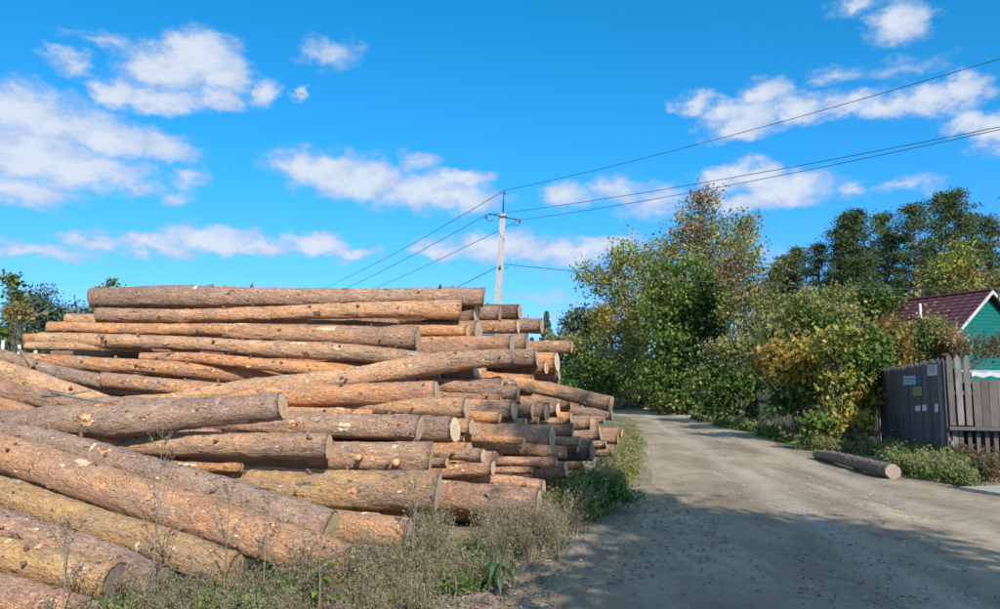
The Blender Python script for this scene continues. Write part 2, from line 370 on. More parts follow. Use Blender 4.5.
def ground_mat(name, road):
    m, t, p = mat(name)
    g = N(t, 'ShaderNodeNewGeometry').outputs['Position']
    big = noise(t, V(t, 'MULTIPLY', g, (1, .45, 1)).outputs[0], .7, 5, .6); mid = noise(t, g, 4.5, 5, .7); fine = noise(t, g, 38, 4, .75); grit = noise(t, g, 160, 2, .6)
    if road:
        c = ramp(t, big.outputs[0], [(.30, (.21, .16, .105)), (.5, (.39, .31, .21)), (.70, (.56, .46, .32))])
        c = mixc_(t, ramp(t, mid.outputs[0], [(.42, (0, 0, 0)), (.72, (.7, .7, .7))]), c, (.27, .21, .15))
        rut = noise(t, V(t, 'MULTIPLY', g, (2.2, .12, 1)).outputs[0], 1.0, 3, .5, .5)
        c = mixc_(t, ramp(t, rut.outputs[0], [(.5, (0, 0, 0)), (.68, (.55, .55, .55))]), c, (.23, .18, .135))
        gs = N(t, 'ShaderNodeSeparateXYZ', ins={0: g})
        ctr_ = M(t, 'ADD', M(t, 'MULTIPLY_ADD', gs.outputs[1], .13, 3.0), M(t, 'MULTIPLY', big.outputs[0], .9))
        off_ = M(t, 'ABSOLUTE', M(t, 'SUBTRACT', M(t, 'ABSOLUTE', M(t, 'SUBTRACT', gs.outputs[0], ctr_)), .85))
        c = mixc_(t, M(t, 'MULTIPLY', ramp(t, off_, [(.05, (1, 1, 1)), (.38, (0, 0, 0))]), ramp(t, mid.outputs[0], [(.3, (.2, .2, .2)), (.6, (.75, .75, .75))])), c, (.50, .43, .33))
        red = noise(t, V(t, 'MULTIPLY', g, (1, .5, 1)).outputs[0], 1.3, 4, .7)
        c = mixc_(t, ramp(t, red.outputs[0], [(.60, (0, 0, 0)), (.70, (.6, .6, .6))]), c, (.30, .19, .14))
    else:
        c = ramp(t, mid.outputs[0], [(.3, (.20, .155, .105)), (.55, (.34, .275, .20)), (.75, (.44, .365, .27))])
        gr = ramp(t, big.outputs[0], [(.42, (0, 0, 0)), (.6, (.75, .75, .75))])
        d = V(t, 'DISTANCE', g, (0, 0, 0)).outputs[1]
        c = mixc_(t, M(t, 'MULTIPLY', gr, M(t, 'MULTIPLY_ADD', d, .08, -.9, clamp=True)), c, (.085, .11, .035))
        c = mixc_(t, ramp(t, M(t, 'MULTIPLY_ADD', d, .01, -.2, clamp=True), [(0, (0, 0, 0)), (.4, (.85, .85, .85))]), c, (.10, .13, .045))
    c = mixc_(t, .8, c, ramp(t, fine.outputs[0], [(.3, (.66, .64, .62)), (.7, (1.22, 1.22, 1.2))]), 'MULTIPLY')
    c = mixc_(t, .6, c, ramp(t, grit.outputs[0], [(.3, (.6, .6, .6)), (.7, (1.3, 1.3, 1.3))]), 'MULTIPLY')
    t.links.new(c, p.inputs['Base Color']); p.inputs['Roughness'].default_value = 1
    bump(t, p, M(t, 'ADD', M(t, 'MULTIPLY', mid.outputs[0], 1.6), M(t, 'ADD', M(t, 'MULTIPLY', fine.outputs[0], .5), M(t, 'MULTIPLY', grit.outputs[0], .15))), .75, .03)
    return m
xs = axis_(-500, 500, -4, 10, .11, 44); ys = axis_(-120, 900, 3.5, 22, .11, 60)
v, q = grid(xs, ys, lambda X, Y: hgt(X, Y) - .06 * roadmask(X, Y))
tag(link('ground', npmesh('ground', v, q), ground_mat('soil', False), smooth=True), kind='structure')
nL, nA = 520, 70
pl, _ = dense(LEFT, nL); 
def match(n):
    a, da = dense(LEFT, n); b, db = dense(RIGHT, n); return a, b
A_, B_ = match(nL)
# both borders share their distance from the camera over the straight stretch
yy = np.r_[np.linspace(-30, 3, 12)[:-1], np.linspace(3, 24, 260), np.linspace(24, 46, 60)[1:]]
A1 = np.c_[np.interp(yy, [p[1] for p in LEFT[:12]], [p[0] for p in LEFT[:12]]), yy]
B1 = np.c_[np.interp(yy, [p[1] for p in RIGHT[:11]], [p[0] for p in RIGHT[:11]]), yy]
tail = 40
A2, _ = dense([(7.0, 46)] + LEFT[12:], tail); B2, _ = dense([B1[-1]] + [(11.4, 51)] + RIGHT[11:], tail)
A_ = np.r_[A1, A2[1:]]; B_ = np.r_[B1, B2[1:]]
wob1 = .22 * fbm(np.c_[A_[:, 1] * .9, A_[:, 1] * 0, A_[:, 1] * 0], 3); wob2 = .22 * fbm(np.c_[B_[:, 1] * .8, B_[:, 1] * 0 + 9, B_[:, 1] * 0], 3)
A_[:, 0] += wob1 - .25; B_[:, 0] += wob2 + .25
u = np.linspace(0, 1, nA)
X = A_[:, None, 0] * (1 - u) + B_[:, None, 0] * u; Y = A_[:, None, 1] * (1 - u) + B_[:, None, 1] * u
edge = np.minimum(u, 1 - u) * 9
Z = hgt(X, Y) + .004 - .05 * np.clip(1 - edge, 0, 1)[None, :] ** 2
Z += -.025 * (np.exp(-((u - .33) / .05) ** 2) + np.exp(-((u - .62) / .05) ** 2))[None, :]
Vr = np.stack([X, Y, Z], -1).reshape(-1, 3); i = np.arange(len(A_) * nA).reshape(len(A_), nA)
Qr = np.stack([i[:-1, :-1], i[:-1, 1:], i[1:, 1:], i[1:, :-1]], -1).reshape(-1, 4)
tag(link('dirt_road', npmesh('dirt_road', Vr, Qr), ground_mat('packed_dirt', True), smooth=True), kind='structure')
def gz(x, y): return float(hgt(np.array(x), np.array(y)))

# ------------------------------------------------------------------ logs
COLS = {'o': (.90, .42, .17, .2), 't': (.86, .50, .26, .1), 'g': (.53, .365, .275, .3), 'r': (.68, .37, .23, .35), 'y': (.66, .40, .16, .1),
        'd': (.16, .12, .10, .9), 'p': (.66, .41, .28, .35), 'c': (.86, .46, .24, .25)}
CUTS = {'y': (.84, .56, .28, 1), 'g': (.58, .45, .31, 1), 'w': (.78, .60, .39, 1), 'o': (.70, .40, .20, 1), 'd': (.22, .18, .15, 1)}
def spline(pts, n):
    P = np.array([tuple(p) for p in pts]); d = np.r_[0, np.cumsum(np.linalg.norm(np.diff(P, axis=0), axis=1))]
    s = np.linspace(0, d[-1], n)
    if len(P) == 2: return np.stack([np.interp(s, d, P[:, k]) for k in range(3)], -1), s
    m = np.zeros_like(P)
    for k in range(len(P)):
        a, b = max(k - 1, 0), min(k + 1, len(P) - 1); m[k] = (P[b] - P[a]) / (d[b] - d[a])
    j = np.clip(np.searchsorted(d, s, side='right') - 1, 0, len(P) - 2); h = (d[j + 1] - d[j]); tt = (s - d[j]) / h
    tt = tt[:, None]; h = h[:, None]
    return ((2 * tt**3 - 3 * tt**2 + 1) * P[j] + (tt**3 - 2 * tt**2 + tt) * h * m[j] + (-2 * tt**3 + 3 * tt**2) * P[j + 1] + (tt**3 - tt**2) * h * m[j + 1]), s
def make_log(pts, rads, color='t', cut='w', near=1.0, seed=0, cuts=(True, True), flakes=None, name='pine_log', stubs=None, patches=None):
    r_ = np.random.default_rng(seed + 100)
    P0 = Vector(pts[0]); P1 = Vector(pts[-1]); mid = (P0 + P1) / 2
    ex = (P1 - P0).normalized(); up = Vector((0, 0, 1)); ey = up.cross(ex).normalized(); ez = ex.cross(ey)
    rot = Matrix((ex, ey, ez)).transposed()
    L = (P1 - P0).length; n = int(min(150, max(14, L * 16 * near))); m = int(20 + 14 * near)
    C, s = spline(pts, n); C = (C - np.array(mid)) @ np.array(rot)
    rr = np.interp(s / s[-1], np.linspace(0, 1, len(rads)), rads)
    th = np.linspace(0, 2 * np.pi, m, endpoint=False)
    T, S = np.meshgrid(th, s)
    cy, cz = np.cos(T), np.sin(T)
    q0 = np.stack([S * .9, cy * 1.1, cz * 1.1], -1) + seed * 7.3
    q1 = np.stack([S * 6, cy * 4.0, cz * 4.0], -1) + seed * 3.1
    q2 = np.stack([S * 14, cy * 9, cz * 9], -1) + seed * 1.7
    rad = rr[:, None] * (1 + .07 * vnoise(q0) + .035 * vnoise(q1)) + .008 * vnoise(q2) + .007 * np.abs(vnoise(q1 * 1.9))
    for _ in range(int(L * 1.6)):                  # swellings round old knots
        ks, kt, ka = r_.uniform(0, s[-1]), r_.uniform(0, 6.28), r_.uniform(.05, .16)
        dt = np.angle(np.exp(1j * (T - kt))); rad += rr[:, None] * ka * np.exp(-((S - ks) / .09) ** 2 - (dt / .45) ** 2)
    V0 = np.stack([C[:, None, 0] + 0 * T, C[:, None, 1] + rad * cy, C[:, None, 2] + rad * cz], -1)
    tilt = r_.uniform(-.13, .13, 4)                 # the saw never cuts quite square
    V0[0, :, 0] += tilt[0] * (V0[0, :, 1] - C[0, 1]) + tilt[1] * (V0[0, :, 2] - C[0, 2])
    V0[-1, :, 0] += tilt[2] * (V0[-1, :, 1] - C[-1, 1]) + tilt[3] * (V0[-1, :, 2] - C[-1, 2])
    vs = V0.reshape(-1, 3); idx = np.arange(n * m).reshape(n, m)
    Q = np.stack([idx[:-1], np.roll(idx[:-1], -1, 1), np.roll(idx[1:], -1, 1), idx[1:]], -1).reshape(-1, 4)
    ends = []
    for e, sg in ((0, -1), (n - 1, 1)):             # bark lip, then the wood a little behind it
        ring = V0[e]; c = ring.mean(0); b = len(vs)
        i1 = c + (ring - c) * (.945 + .03 * vnoise(ring * 30 + seed))[:, None]; i2 = i1.copy(); i2[:, 0] -= sg * .006
        cen = c.copy(); cen[0] -= sg * .006
        i3 = cen + (i2 - cen) * .02
        vs = np.r_[vs, i1, i2, i3]
        k0 = idx[e]; k1 = b + np.arange(m); k2 = b + m + np.arange(m); k3 = b + 2 * m + np.arange(m)
        for a_, b_ in ((k0, k1), (k1, k2), (k2, k3)):
            qq = np.stack([a_, np.roll(a_, -1), np.roll(b_, -1), b_], -1); Q = np.r_[Q, qq if sg < 0 else qq[:, ::-1]]
        ends.append((c, i1, sg))
    me = npmesh(name, vs, Q); me.shade_smooth()
    o = link(name, me, BARK); o.matrix_world = Matrix.Translation(mid) @ rot.to_4x4()
    cc = COLS[color]; f = r_.uniform(.88, 1.12); o.color = (cc[0] * f, cc[1] * f, cc[2] * f, cc[3])
    for k, (c, ring, sg) in enumerate(ends):
        if not cuts[k]: continue
        loc = ring - c; rs = []
        for fr in (1.0, .82, .5, .2, 0.02):
            w = loc * fr; w[:, 0] += sg * (.0025 + .004 * (1 - fr)) + .002 * vnoise(w * 40 + seed); rs.append(w)
        rs = np.concatenate(rs); ii = np.arange(5 * m).reshape(5, m)
        qf = np.stack([ii[:-1], np.roll(ii[:-1], -1, 1), np.roll(ii[1:], -1, 1), ii[1:]], -1).reshape(-1, 4)
        if sg < 0: qf = qf[:, ::-1]
        ce = link('cut_face', npmesh('cut_face', rs, qf), CUT, o); ce.location = c
        k_ = CUTS[cut]; g_ = r_.uniform(.85, 1.12); ce.color = (k_[0] * g_, k_[1] * g_, k_[2] * g_, 1)
    # branch stubs
    ns = stubs if stubs is not None else int(L * near * 1.0)
    for _ in range(ns):
        e = int(r_.integers(2, n - 2)); a = r_.uniform(1.2, 3.8)
        dirv = Vector((r_.uniform(-.5, .5), math.cos(a), math.sin(a))); dirv.normalize()
        base = Vector(C[e]) + Vector((0, math.cos(a), math.sin(a))) * rr[e] * .9
        ln = r_.uniform(.02, .05) + rr[e] * .12; w = r_.uniform(.009, .022)
        st = MB().tube([base, base + dirv * (ln * .6 + .01), base + dirv * (ln + .015)], [w * 1.4, w * 1.1, w * .8], 7).build('branch_stub', BARK, o, True)
        st.color = (.40, .27, .16, .3) if r_.random() < .5 else (.15, .1, .08, .3)
    # places where the bark is gone, following the surface of the log
    if patches is None:
        patches = []
        for _ in range(int(r_.integers(3, 9) * near)):
            f0 = r_.uniform(.1, .95); patches.append((f0, .03 + .22 * r_.random() ** 2.2, r_.uniform(1.2, 3.5), r_.uniform(.16, .55), [(.80, .42, .20), (.46, .35, .30), (.84, .60, .36), (.88, .70, .42)][int(r_.choice(4, p=[.42, .18, .25, .15]))]))
    for (f0, hl, a0, ha, pc_) in patches:
        ns_, na_ = 16, 9; sv = np.linspace(max(f0 * s[-1] - hl, .02), min(f0 * s[-1] + hl, s[-1] - .02), ns_); av = np.linspace(a0 - ha, a0 + ha, na_)
        Rg = np.zeros((ns_, na_, 3)); 
        for b_ in range(na_):
            kk = int(round(av[b_] / (2 * np.pi) * m)) % m
            rw = np.interp(sv, s, rad[:, kk]) + .0035; ang = kk / m * 2 * np.pi
            for ax_ in range(3): Rg[:, b_, ax_] = np.interp(sv, s, C[:, ax_])
            Rg[:, b_, 1] += rw * math.cos(ang); Rg[:, b_, 2] += rw * math.sin(ang)
        uu, vv = np.meshgrid(np.linspace(-1, 1, ns_), np.linspace(-1, 1, na_), indexing='ij')
        rr2 = np.sqrt(uu ** 2 + vv ** 2); jag = 1 - .35 * (1 + vnoise(np.stack([uu * 2.5 + f0 * 50, vv * 2.5, uu * 0 + seed], -1)))
        sc_u = np.clip(jag / np.maximum(rr2, 1e-3), 0, 1); 
        # pull the border in to an uneven outline
        ci = (ns_ - 1) / 2; cj = (na_ - 1) / 2; fu = ci + uu * sc_u * ci; fv = cj + vv * sc_u * cj
        i0 = np.clip(np.floor(fu).astype(int), 0, ns_ - 2); j0 = np.clip(np.floor(fv).astype(int), 0, na_ - 2); du = (fu - i0)[..., None]; dv = (fv - j0)[..., None]
        Pg = Rg[i0, j0] * (1 - du) * (1 - dv) + Rg[i0 + 1, j0] * du * (1 - dv) + Rg[i0, j0 + 1] * (1 - du) * dv + Rg[i0 + 1, j0 + 1] * du * dv
        ig = np.arange(ns_ * na_).reshape(ns_, na_); qg = np.stack([ig[:-1, :-1], ig[1:, :-1], ig[1:, 1:], ig[:-1, 1:]], -1).reshape(-1, 4)
        po = link('bare_patch', npmesh('bare_patch', Pg.reshape(-1, 3), qg), BARE, o, True); q_ = r_.uniform(.85, 1.15); po.color = (pc_[0] * q_, pc_[1] * q_, pc_[2] * q_, 1)
    # curls of loose bark
    nf = flakes if flakes is not None else int(L * 55 * near)
    if nf:
        e = r_.integers(1, n - 1, nf); a = r_.uniform(0, 2 * np.pi, nf)
        sz = (.004 + .012 * r_.random(nf) ** 2.2) * np.where(r_.random(nf) < .04, 2.0, 1)
        cv = C[e]; rad_e = rad[e, (a / (2 * np.pi) * m).astype(int) % m]
        nrm = np.stack([0 * a, np.cos(a), np.sin(a)], -1); tan = np.stack([0 * a, -np.sin(a), np.cos(a)], -1)
        ctr = cv + nrm * (rad_e + .001)[:, None]; xx = np.array([[1, 0, 0]]) * (sz * r_.uniform(1, 2.6, nf))[:, None]
        yv = tan * sz[:, None]; lift = nrm * (sz * r_.uniform(.15, .9, nf))[:, None]
        j1, j2, j3 = (r_.uniform(-.5, .5, (nf, 1)) for _ in range(3))
        q4 = np.stack([ctr - xx - yv * (.4 + j1), ctr + xx * (.5 + j2) - yv, ctr + xx + yv * (.3 + j3) + lift, ctr - xx * (.3 + j1) + yv + lift * .5], 1).reshape(-1, 3)
        bright = r_.choice([0, 1, 2], nf, p=[.55, .22, .23]); pal = np.array([[.34, .21, .13], [.58, .40, .26], [.13, .085, .06]]) * (np.array(cc[:3]).mean() / .33) ** .5
        cl_ = np.repeat(pal[bright] * r_.uniform(.8, 1.2, (nf, 1)), 4, 0)
        fo = link('loose_bark', npmesh('loose_bark', q4, np.arange(nf * 4).reshape(-1, 4), cl_), CHIP, o); tag(fo, kind='stuff')
    return o

GL = 'pine logs heaped beside the dirt road'
# pts (photo x, y of the centre line), thickness in photo pixels, start distance, bark, cut, label, nearness
LOGS = [
 # front fan, sloping down to the right
 ([(-330,372),(-80,412),(0,436),(60,449),(150,475),(230,498),(331,532)], [28,30,32,40], 6.3,'g','y','thick rough grey-brown log whose brownish round sawn end stops mid-heap in the front fan',1.3),
 ([(-330,385),(-80,430),(0,452),(110,488),(200,518),(290,548),(352,568)], [34,38,40,42], 6.1,'c','g','reddish-tan log lying just under the thick grey one, its butt sunk in the dry weeds',1.3),
 ([(-300,440),(-60,481),(14,498),(62,516),(110,531),(160,545),(235,572)], [28,32,34,34], 5.95,'y','y','yellow-orange log with smooth thin bark in the lower left of the front fan',1.3),
 ([(-280,478),(-60,510),(0,527),(60,547),(110,564),(158,586)], [34,36,36,36], 5.7,'p','g','purplish-grey log between the yellow-orange log and the speckled yellow one at the bottom left',1.3),
 ([(-260,520),(-80,545),(0,557),(60,570),(116,583)], [32,34,35,36], 5.55,'y','d','speckled yellow log with a purple patch and dark end at the lower left corner',1.3),
 ([(-260,556),(-60,582),(0,597),(90,622)], [36,36,36,36], 5.3,'r','g','reddish flaky log lowest in the bottom left corner of the heap',1.2),
 ([(-250,455),(-60,436),(0,428),(60,421),(130,420),(200,413),(283,406)], [34,33,30,27], 7.0,'g','y','grey log with a bright yellow round end, tilted up to the right across the heap',1.3),
 ([(-240,345),(-60,378),(0,391),(50,400),(112,414)], [17,18,19,19], 7.7,'r','g','dark reddish log at the left edge dipping behind the big grey log with yellow end',1),
 ([(-240,365),(-60,390),(0,405),(45,419)], [14,15,15,15], 7.4,'o','g','slim orange log at the left edge just above the big grey log with yellow end',1),
 ([(-240,318),(-60,352),(0,371),(45,385),(112,408)], [23,23,22,20], 8.0,'t','g','wide brown flaky log at the left edge above the dark reddish log',1),
 ([(-200,330),(-40,349),(0,356),(50,371),(100,382),(135,392),(195,406)], [13,14,14,16], 8.6,'g','g','thin curving brown log running down from the left edge into the middle of the heap',1),
 # middle rows
 ([(125,404),(190,398),(240,391),(300,384),(350,378),(400,369),(440,363),(480,359),(512,357)], [15,18,19,20,19,19,22,18,16], 8.8,'t','g','long crooked tan-grey log rising to the right through the middle of the heap',1.1),
 ([(180,398),(250,397),(330,395),(437,392)], [20,20,20,21], 8.75,'o','g','orange peeling log with pale grey end under the long crooked log',1.1),
 ([(330,381),(440,379)], [11,11], 9.4,'g','g','slim grey log peeping out between the crooked log and the orange peeling one',.8),
 ([(150,419),(300,424),(420,428)], [20,23,24], 8.1,'p','g','thick grey log with a decayed stripe right of the bright yellow round end',1.1),
 ([(180,413),(300,412),(372,414)], [8,9,8], 8.45,'o','w','narrow pale orange log resting on the thick grey one with decayed stripe',.8),
 ([(300,424),(455,430)], [24,25], 8.4,'r','w','rusty brown rough-barked log with broken pale rim next to the thick grey striped log',1.1),
 ([(-60,443),(60,442),(130,444),(200,444),(260,445),(329,447)], [18,20,22,23,24,25], 7.4,'t','y','smooth light tan log with small dark knots and pale yellow end below the grey log',1.2),
 ([(60,455),(200,455),(300,456),(431,458)], [24,26,28,31], 7.95,'t','y','tan log with two round cut knots and a pale yellow sawn end',1.2),
 ([(60,476),(200,482),(340,489),(438,492)], [30,32,36,39], 7.95,'y','w','stout orange-yellow log low in the heap, half of it in shade, ringed end',1.25),
 ([(280,486),(440,495),(485,500),(539,505)], [28,28,29,30], 8.6,'r','w','reddish log lying lowest at the right, its pale end among the green weeds',1.2),
 ([(200,508),(345,527),(408,534)], [27,28,29], 7.15,'c','g','short visible reddish log butting out behind the thick grey front log',1.2),
 ([(60,456),(180,466),(242,468)], [8,8,8], 7.8,'o','y','thin bright orange pole in the shaded gap under the smooth tan log',.8),
 ([(0,452),(150,453),(215,458)], [9,10,9], 8.1,'t','g','thin tan pole crossing the shaded gap behind the dry stalk',.8),
 # right hand stack, lower rows
 ([(300,403),(467,408)], [19,20], 8.7,'t','g','tan log whose left half is shaded, its curved end right above the rusty brown log',1),
 ([(380,407),(514,411)], [18,18], 9.3,'g','g','log wholly in shade with a bright lit rim, under the long orange log',1),
 ([(400,411),(500,418)], [9,10], 8.9,'o','w','small pinkish log end poking out of the shade below the shaded rimmed log',.8),
 ([(350,420),(472,427)], [14,15], 8.55,'t','g','short thin tan log with a torn curved end left of the big light tan butt',.9),
 ([(430,424),(526,423)], [8,9], 9.5,'c','w','ragged pinkish stick-like log resting on top of the big light tan butt',.8),
 ([(400,431),(480,433),(552,437)], [18,20,23], 8.95,'t','g','big light tan log, left part shaded, pale grey end facing the road weeds',1.1),
 ([(400,435),(524,441)], [7,7], 8.75,'o','g','thin orange log squeezed beneath the big light tan butt',.7),
 ([(380,447),(469,449)], [12,13], 8.5,'o','g','stubby orange log with a dark rim sticking out right of the two-knot log',.9),
 ([(400,450),(483,456)], [11,13], 8.4,'t','w','stubby tan log with a jagged broken end beside the stubby orange one',.9),
 ([(400,445),(490,447),(566,453)], [10,11,12], 8.9,'o','o','orange wavy log with peeling bark below the big light tan log',1),
 ([(420,460),(556,462)], [9,9], 8.8,'r','g','thin reddish log with a grey right half above the weeds at the stack foot',.8),
 ([(370,470),(445,471),(493,468)], [11,12,14], 8.5,'r','w','short stepped reddish log lying on the lowest right reddish log',.9),
 ([(420,480),(480,480),(544,486)], [12,12,12], 8.75,'c','y','reddish-yellow log with a dark ring crack, lying just above the lowest right log',.9),
 ([(470,474),(566,470)], [14,15], 9.5,'c','g','pinkish wedge-shaped log end behind the green bush at the stack foot',.9),
 ([(480,453),(592,451)], [18,19], 10.6,'d','d','log coloured nearly black for deep shade near the right edge of the stack foot',.9),  # shade put into its bark and cut colours
 ([(520,450),(612,451)], [11,12], 12.4,'c','g','pinkish log end beyond the nearly black log',.8),
 ([(460,428),(573,431)], [12,13], 10.4,'o','g','orange rough log end just right of the big light tan butt',.8),
 ([(470,440),(580,442)], [8,9], 9.9,'t','g','small pale log right of and below the orange rough end',.8),
 ([(520,436),(600,433)], [13,14], 11.6,'p','g','pinkish-grey log end with flaking bark near the outer right edge of the stack',.8),
 ([(540,437),(618,439)], [10,10], 12.8,'g','g','pale grey log reaching furthest toward the road weeds',.8),
 ([(540,430),(622,433)], [8,9], 13.6,'o','o','splintered bright orange log tip at the outer right edge of the stack',.8),
 ([(440,409),(547,412)], [16,17], 10.0,'g','g','grey weathered butt under the long orange log, right of the shaded rimmed log',.9),
 ([(460,409),(558,410)], [12,13], 10.8,'g','w','grey round end beside the grey weathered butt',.8),
 ([(480,408),(565,411),(612,415)], [9,10,10], 12.4,'g','g','thin pale grey log parallel to and right under the long orange one',.8),
 ([(500,422),(598,425)], [10,11], 12.0,'c','d','short pinkish log with a dark end below the thin pale grey one',.8),
 ([(480,415),(571,418)], [10,11], 10.9,'o','g','orange peeled log end between the grey round end and the pinkish short log',.8),
 ([(440,407),(532,411)], [12,13], 9.7,'r','g','reddish log end left of the grey weathered butt',.8),
 ([(500,428),(590,424)], [10,11], 11.0,'g','g','dull grey butt right of the orange peeled end',.8),
 ([(430,416),(538,421)], [7,8], 9.9,'o','w','slim orange log end wedged under the grey weathered butt',.7),
 ([(450,424),(562,422)], [7,8], 10.7,'t','w','slim tan log end just below the grey round end',.7),
 ([(490,417),(604,420)], [6,7], 12.3,'t','g','slim straw-coloured log under the thin pale grey one',.7),
 ([(480,446),(578,448)], [7,8], 10.3,'r','w','slim red-brown log end beside the tip of the orange wavy log',.7),
 ([(500,443),(606,444)], [6,7], 12.2,'o','w','slim orange log right over the pinkish end beyond the nearly black log',.7),
 ([(420,469),(532,470)], [7,8], 9.0,'t','g','slim tan log between the two thin reddish ones at the stack foot',.7),
 ([(350,438),(464,438)], [7,8], 8.75,'t','w','slim tan log end under the short log with torn curved end',.7),
 ([(350,462),(447,462)], [7,8], 8.55,'o','g','slim orange log end squeezed right of the two-knot log',.7),
 # long one over the ledge
 ([(400,366),(435,371),(470,375),(520,384),(560,392),(611,404)], [9,10,11,13,14,15], 9.4,'o','o','long orange log sloping down to the right and jutting out over the road side',1.1),
 ([(380,384),(440,386),(480,389),(518,394)], [12,12,12,13], 9.1,'t','g','tan log turning grey at its end, directly beneath the long jutting orange log',1),
 ([(400,394),(501,398)], [7,7], 9.2,'r','g','thin dark red log tucked under the tan log with grey end',.7),
 ([(420,399),(521,400)], [8,8], 9.6,'y','w','pale yellowish log tip right of the thin dark red log',.7),
 # upper rows
 ([(92,298),(160,297),(260,297),(350,297),(420,296),(484,297)], [19,24,20,18,16,20], 9.0,'p','o','topmost log crowning the heap, dark cracked bark left and orange-rimmed end right',1.2),
 ([(98,315),(180,316),(280,313),(380,310),(461,310)], [14,13,14,16,20], 9.0,'c','g','pinkish-orange log right below the topmost one, dark knob at its left end',1.1),
 ([(110,308),(300,308),(450,305)], [13,13,13], 9.7,'c','g','narrow band of a reddish log showing between the two topmost long logs',.8),
 ([(66,319),(150,322),(260,322),(400,324)], [11,11,11,11], 9.25,'t','w','flaky tan log in the third row from the top with splintered left end',.9),
 ([(48,327),(130,329),(250,330),(345,331)], [11,11,12,12], 8.95,'o','o','orange log showing its bright left end above the pale-patched grey log',.9),
 ([(120,331),(200,331),(300,334),(418,338)], [13,15,18,22], 8.85,'c','g','thick log with a whitish cracked round end just right of the heap middle',1.1),
 ([(39,339),(120,341),(200,344),(270,349),(340,352),(390,356),(444,362)], [13,13,13,14,18,16,13], 8.9,'t','w','long log with a pale yellow bare patch, sagging across the heap to the right',1.1),
 ([(24,339),(70,338),(160,338)], [10,10,10], 9.3,'o','o','short orange log whose left end sticks out behind the long pale-patched log',.9),
 ([(25,346),(120,347),(200,350)], [8,9,9], 9.05,'t','w','split tan log under the left end of the pale-patched log',.9),
 ([(20,359),(90,364),(160,368),(230,374),(300,381)], [13,14,15,16,16], 8.7,'o','g','orange-brown log with many dark knots below the deep left shadow gap',1.1),
 ([(140,357),(200,358),(260,364),(335,370),(400,372)], [8,10,12,14,14], 8.85,'o','g','slender orange log starting below the shadow gap left of the middle',1),
 ([(100,379),(180,387),(262,393)], [13,14,14], 8.5,'c','g','brown flaky log in the crook between the knotty log and the crooked log',1),
 ([(360,330),(468,331)], [12,12], 9.15,'o','o','orange log end just right of the whitish cracked round end',.9),
 ([(390,327),(518,327)], [12,13], 9.5,'o','w','knotty orange log with a pale split end in the upper right of the heap',.9),
 ([(370,343),(440,344),(512,344)], [13,14,17], 9.1,'o','g','thick wavy orange log under the knotty orange log with split end',1),
 ([(380,311),(500,314)], [15,16], 9.6,'g','g','grey-brown log end right under the topmost orange-rimmed end',.9),
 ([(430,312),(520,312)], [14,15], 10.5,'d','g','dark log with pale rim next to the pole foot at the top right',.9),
 ([(450,325),(542,326)], [15,15], 12.0,'p','g','pinkish-grey log end standing out at the upper right skyline',.9),
 ([(450,347),(572,347)], [12,12], 14.0,'o','o','lone bright orange log jutting out at the far right before the green bushes',.9),
 ([(440,358),(537,358)], [16,17], 10.2,'g','g','silvery grey peeled log right of the thick wavy orange log',.9),
 ([(460,362),(557,362)], [17,19], 11.4,'o','w','orange and grey butt below the lone bright orange jutting log',.9),
 ([(470,368),(546,368)], [12,12], 10.5,'o','o','small bright orange round end in front of the orange and grey butt',.9),
 ([(460,375),(559,375)], [9,10], 12.0,'g','g','grey log end right below the orange and grey butt',.8),
 ([(460,382),(558,382)], [6,7], 12.3,'g','g','thin mossy grey log, second below the orange and grey butt',.8),
 ([(480,388),(566,391)], [6,7], 12.5,'p','g','thin pinkish pole lying right on top of the long jutting log',.8),
 ([(450,346),(524,346)], [9,9], 10.9,'o','w','little orange log end between the wavy orange log and the dark gap',.8),
]
seed = 0
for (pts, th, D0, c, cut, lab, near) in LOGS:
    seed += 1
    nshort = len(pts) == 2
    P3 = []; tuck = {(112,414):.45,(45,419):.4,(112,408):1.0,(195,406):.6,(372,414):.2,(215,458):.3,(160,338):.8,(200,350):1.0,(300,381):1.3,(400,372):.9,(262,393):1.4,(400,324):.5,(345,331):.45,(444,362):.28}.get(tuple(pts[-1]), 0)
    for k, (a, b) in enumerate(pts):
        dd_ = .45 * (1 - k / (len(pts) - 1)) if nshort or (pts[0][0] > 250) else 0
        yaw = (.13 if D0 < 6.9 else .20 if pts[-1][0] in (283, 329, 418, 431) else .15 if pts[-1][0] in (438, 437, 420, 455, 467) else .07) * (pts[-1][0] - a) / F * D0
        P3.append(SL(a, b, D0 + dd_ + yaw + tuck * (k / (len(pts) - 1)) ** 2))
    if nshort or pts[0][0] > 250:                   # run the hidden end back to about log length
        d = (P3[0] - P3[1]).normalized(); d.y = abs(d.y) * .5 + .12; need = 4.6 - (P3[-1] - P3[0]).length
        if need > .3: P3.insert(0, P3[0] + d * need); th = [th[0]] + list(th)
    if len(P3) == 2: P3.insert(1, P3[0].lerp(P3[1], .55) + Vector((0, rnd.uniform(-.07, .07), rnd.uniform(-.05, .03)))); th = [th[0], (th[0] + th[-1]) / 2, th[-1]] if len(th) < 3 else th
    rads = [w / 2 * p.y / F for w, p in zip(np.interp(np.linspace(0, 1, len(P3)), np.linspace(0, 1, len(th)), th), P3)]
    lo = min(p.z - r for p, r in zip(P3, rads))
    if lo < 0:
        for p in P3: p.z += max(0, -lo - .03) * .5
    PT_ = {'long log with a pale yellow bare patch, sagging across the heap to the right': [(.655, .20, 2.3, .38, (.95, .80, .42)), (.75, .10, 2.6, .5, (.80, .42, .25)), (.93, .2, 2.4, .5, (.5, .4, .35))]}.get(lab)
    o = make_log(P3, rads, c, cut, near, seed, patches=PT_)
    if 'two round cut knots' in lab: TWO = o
    tag(o, lab, 'log', GL)
